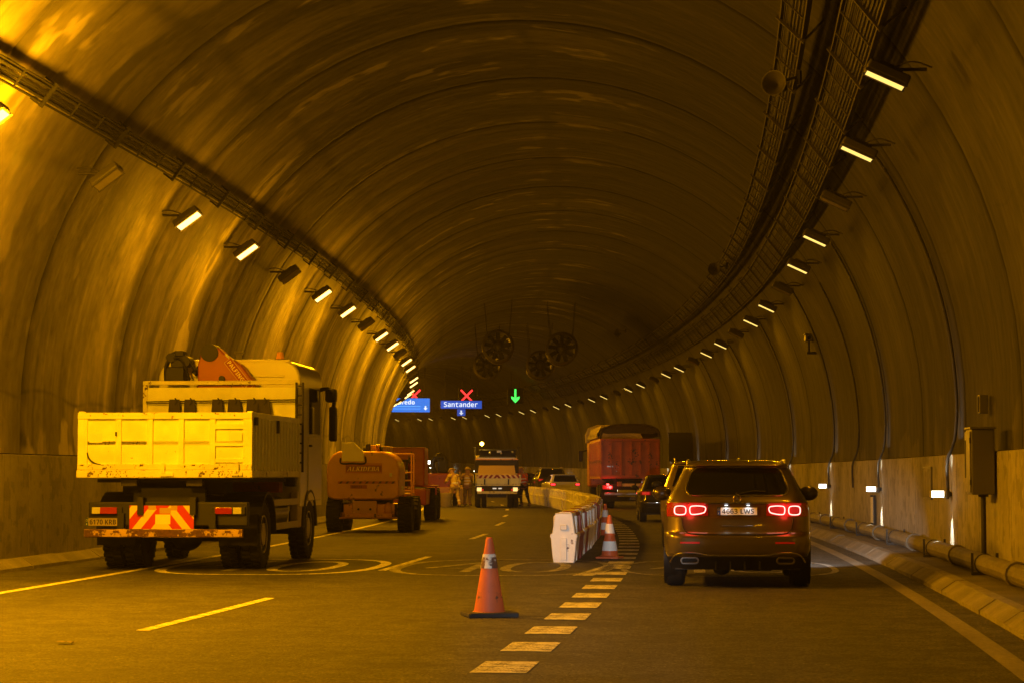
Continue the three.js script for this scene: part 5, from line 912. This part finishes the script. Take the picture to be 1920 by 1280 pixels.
// ---------- people ----------
function person(label, s, t, turn, J, col, bands, hat) {
  const o = onRoad('person', label, 'person', s, t, null, turn);
  const bones = [
    ['hip', 'chest', 0.135, 0.15, 'top'], ['chest', 'neck', 0.14, 0.065, 'top'], ['neck', 'head', 0.055, 0.06, 'skin'], ['head', 'crown', 0.095, 0.085, 'skin'],
    ['chestL', 'elbowL', 0.068, 0.052, 'top'], ['elbowL', 'wristL', 0.052, 0.038, 'sleeve'], ['chestR', 'elbowR', 0.068, 0.052, 'top'], ['elbowR', 'wristR', 0.052, 0.038, 'sleeve'],
    ['hipL', 'kneeL', 0.1, 0.068, 'leg'], ['kneeL', 'ankleL', 0.068, 0.048, 'leg'], ['hipR', 'kneeR', 0.1, 0.068, 'leg'], ['kneeR', 'ankleR', 0.068, 0.048, 'leg'],
    ['hipL', 'hipR', 0.12, 0.12, 'leg'], ['chestL', 'chestR', 0.08, 0.08, 'top'], ['ankleL', 'toeL', 0.05, 0.042, 'boot'], ['ankleR', 'toeR', 0.05, 0.042, 'boot'],
  ].map(([a, b, ra, rb, c]) => ({ a: V(...J[a]), b: V(...J[b]), ra, rb, c }));
  const res = 84, sc = 1.05, cy = 0.92, mc = new MarchingCubes(res, M.black, false, false, 60000);
  mc.isolation = 0;
  const near = (p) => { let d = 9, best = null, acc = 0; for (const q of bones) { const ab = q.b.clone().sub(q.a), k = clamp(p.clone().sub(q.a).dot(ab) / Math.max(1e-6, ab.lengthSq())), e = q.a.clone().addScaledVector(ab, k).distanceTo(p) - lerp(q.ra, q.rb, k); acc += Math.exp(-e * 32); if (e < d) { d = e; best = q; } } return [d, best, -Math.log(acc) / 32]; };
  const half = res / 2, p = V(0, 0, 0);
  for (let z = 0; z < res; z++) for (let y = 0; y < res; y++) for (let x = 0; x < res; x++) {
    p.set((x - half) / half * sc, (y - half) / half * sc + cy, (z - half) / half * sc);
    let v = 1; if (Math.abs(p.x) < 0.65 && Math.abs(p.z) < 0.7) v = near(p)[2];
    mc.field[x + y * res + z * res * res] = -v;
  }
  mc.update();
  const n = mc.count, pos = mc.positionArray.slice(0, n * 3);
  let g = new THREE.BufferGeometry(); for (let i = 0; i < n * 3; i += 3) { pos[i] *= sc; pos[i + 1] = pos[i + 1] * sc + cy; pos[i + 2] *= sc; }
  g.setAttribute('position', new THREE.BufferAttribute(pos, 3)); g = mergeVertices(g, 1e-4); g.computeVertexNormals();
  // hands with fingers
  const parts = [g], cols = [];
  for (const k of ['L', 'R']) {
    const w = V(...J['wrist' + k]), e = V(...J['elbow' + k]), d = w.clone().sub(e).normalize(), sd = d.clone().cross(V(0, 0, 1)).normalize();
    parts.push(new THREE.SphereGeometry(0.042, 10, 8).scale(1, 1, 0.7).translate(w.x + d.x * 0.05, w.y + d.y * 0.05, w.z + d.z * 0.05));
    for (let i = 0; i < 5; i++) { const a = w.clone().addScaledVector(d, i ? 0.075 : 0.03).addScaledVector(sd, i ? (i - 2.5) * 0.02 : 0.04), b = a.clone().addScaledVector(d, i ? [0, 0.055, 0.07, 0.065, 0.05][i] : 0.04).addScaledVector(sd, i ? 0 : 0.025).add(V(0, 0, i ? 0.015 : 0)); parts.push(bar(a, b, 0.009, 6)); }
  }
  const all = merged(parts), P = all.attributes.position, c = [];
  for (let i = 0; i < P.count; i++) { p.fromBufferAttribute(P, i); const [d, b] = near(p); const cc = d > 0.02 ? col.skin : col[b.c]; c.push(...cc); }
  all.setAttribute('color', new THREE.Float32BufferAttribute(c, 3));
  const m = new THREE.Mesh(all, std(1, 1, 1, 0.8, 0, { vertexColors: true })); m.name = 'body'; o.add(m);
  const hd = V(...J.head), cr = V(...J.crown), up = cr.clone().sub(hd).normalize(), q = new THREE.Quaternion().setFromUnitVectors(V(0, 1, 0), up);
  const hm = part(o, 'hard_hat', [new THREE.SphereGeometry(0.125, 18, 10, 0, 6.3, 0, 1.6).scale(1, 0.95, 1.15), new THREE.CylinderGeometry(0.15, 0.155, 0.015, 20).scale(1, 1, 1.2).translate(0, 0, 0)].map((e) => e.applyQuaternion(q).translate(cr.x, cr.y, cr.z)), hat);
  part(o, 'face_feature', [new THREE.SphereGeometry(0.02, 8, 6).translate(0, 0.03, -0.1), new THREE.SphereGeometry(0.012, 8, 6).translate(-0.035, 0.055, -0.085), new THREE.SphereGeometry(0.012, 8, 6).translate(0.035, 0.055, -0.085), box(0.05, 0.01, 0.02, 0, -0.02, -0.09)].map((e) => e.applyQuaternion(q).translate(hd.x, hd.y, hd.z)), std(0.2, 0.1, 0.06, 0.6));
  for (const [a, b, k, r] of bands) { const A = V(...J[a]), B = V(...J[b]), at = A.clone().lerp(B, k), dir = B.clone().sub(A).normalize(); part(o, 'reflective_band', new THREE.CylinderGeometry(r, r, 0.05, 16, 1, true).applyQuaternion(new THREE.Quaternion().setFromUnitVectors(V(0, 1, 0), dir)).translate(at.x, at.y, at.z), std(0.9, 0.9, 0.86, 0.3)); }
}
const SK = [0.35, 0.2, 0.13];
// facing -z; turn about y
person('worker in orange vest and dark trousers standing right of flatbed truck', 99.2, -0.78, 0.55,
  { hip: [0, 0.98, 0], chest: [0, 1.32, -0.10], neck: [0, 1.50, -0.17], head: [0, 1.60, -0.22], crown: [0, 1.68, -0.25], chestL: [-0.2, 1.40, -0.12], elbowL: [-0.27, 1.12, -0.16], wristL: [-0.2, 1.0, -0.36], chestR: [0.2, 1.40, -0.12], elbowR: [0.27, 1.12, -0.14], wristR: [0.18, 1.02, -0.36], hipL: [-0.1, 0.92, 0.02], kneeL: [-0.12, 0.5, -0.06], ankleL: [-0.13, 0.09, 0.05], toeL: [-0.14, 0.045, -0.12], hipR: [0.1, 0.92, 0.02], kneeR: [0.14, 0.5, 0.1], ankleR: [0.16, 0.09, 0.28], toeR: [0.18, 0.045, 0.12] },
  { top: [0.75, 0.10, 0.02], sleeve: [0.5, 0.08, 0.02], leg: [0.015, 0.015, 0.018], boot: [0.012, 0.012, 0.012], skin: SK }, [['hip', 'chest', 0.25, 0.162], ['hip', 'chest', 0.65, 0.168]], std(0.75, 0.55, 0.08, 0.35));
person('worker in all yellow clothing walking left beside the red compressor', 97.6, -3.9, 0.5,
  { hip: [0, 0.96, 0], chest: [0, 1.28, -0.10], neck: [0, 1.46, -0.2], head: [0, 1.54, -0.27], crown: [0, 1.61, -0.32], chestL: [-0.2, 1.37, -0.12], elbowL: [-0.3, 1.14, -0.22], wristL: [-0.22, 1.1, -0.45], chestR: [0.2, 1.37, -0.12], elbowR: [0.26, 1.08, -0.02], wristR: [0.27, 0.84, -0.06], hipL: [-0.1, 0.9, 0.02], kneeL: [-0.12, 0.5, -0.16], ankleL: [-0.12, 0.09, -0.14], toeL: [-0.12, 0.045, -0.31], hipR: [0.1, 0.9, 0.02], kneeR: [0.12, 0.5, 0.06], ankleR: [0.12, 0.1, 0.26], toeR: [0.12, 0.045, 0.12] },
  { top: [0.68, 0.5, 0.06], sleeve: [0.3, 0.18, 0.1], leg: [0.6, 0.42, 0.08], boot: [0.08, 0.06, 0.04], skin: SK }, [['hip', 'chest', 0.2, 0.165], ['kneeL', 'ankleL', 0.55, 0.075], ['kneeR', 'ankleR', 0.55, 0.075], ['kneeL', 'ankleL', 0.85, 0.07]], std(0.7, 0.52, 0.1, 0.35));
person('worker with white banded vest and yellow hat, left of flatbed truck', 101.5, -3.3, -0.3,
  { hip: [0, 0.96, 0], chest: [0, 1.3, -0.03], neck: [0, 1.49, -0.05], head: [0, 1.6, -0.07], crown: [0, 1.68, -0.08], chestL: [-0.2, 1.40, -0.04], elbowL: [-0.34, 1.26, -0.15], wristL: [-0.42, 1.5, -0.2], chestR: [0.2, 1.40, -0.04], elbowR: [0.3, 1.14, -0.1], wristR: [0.24, 1.1, -0.34], hipL: [-0.1, 0.92, 0], kneeL: [-0.12, 0.5, -0.04], ankleL: [-0.13, 0.09, 0.02], toeL: [-0.15, 0.045, -0.15], hipR: [0.1, 0.92, 0], kneeR: [0.12, 0.5, -0.03], ankleR: [0.13, 0.09, 0.03], toeR: [0.15, 0.045, -0.14] },
  { top: [0.62, 0.45, 0.08], sleeve: [0.5, 0.4, 0.12], leg: [0.18, 0.13, 0.06], boot: [0.05, 0.04, 0.03], skin: SK }, [['hip', 'chest', 0.1, 0.17], ['hip', 'chest', 0.5, 0.172], ['hip', 'chest', 0.9, 0.17]], std(0.75, 0.56, 0.06, 0.35));

// ---------- headlamps of the car that carries the camera (below the frame) ----------
for (const k of [-1, 1]) {
  const o = thing('car_headlamp', `round white ${k < 0 ? 'left' : 'right'} headlamp of the viewer's own car`, 'headlamp', V(0.35 + k * 0.65, 0.7, -2.4));
  part(o, 'lamp_bowl', new THREE.SphereGeometry(0.09, 18, 10, 0, 6.3, 0, 1.6).rotateX(Math.PI / 2), M.chrome); part(o, 'lamp_glass', cylZ(0.08, 0.012, 0, 0, -0.02, 20), M.cool);
  const L = new THREE.SpotLight(rgb(0.95, 0.97, 1), 520, 0, 0.062, 0.7); L.shadow.radius = 3; L.position.set(0, 0, -0.05); L.target.position.set(0.9 - (0.35 + k * 0.65), -0.42, -36); L.name = 'headlamp_light'; o.add(L, L.target);
}
scene.traverse((e) => { if (e.isLight && e.shadow) e.castShadow = true; if (e.isMesh) e.castShadow = e.receiveShadow = true; });
renderer.render(scene, camera);
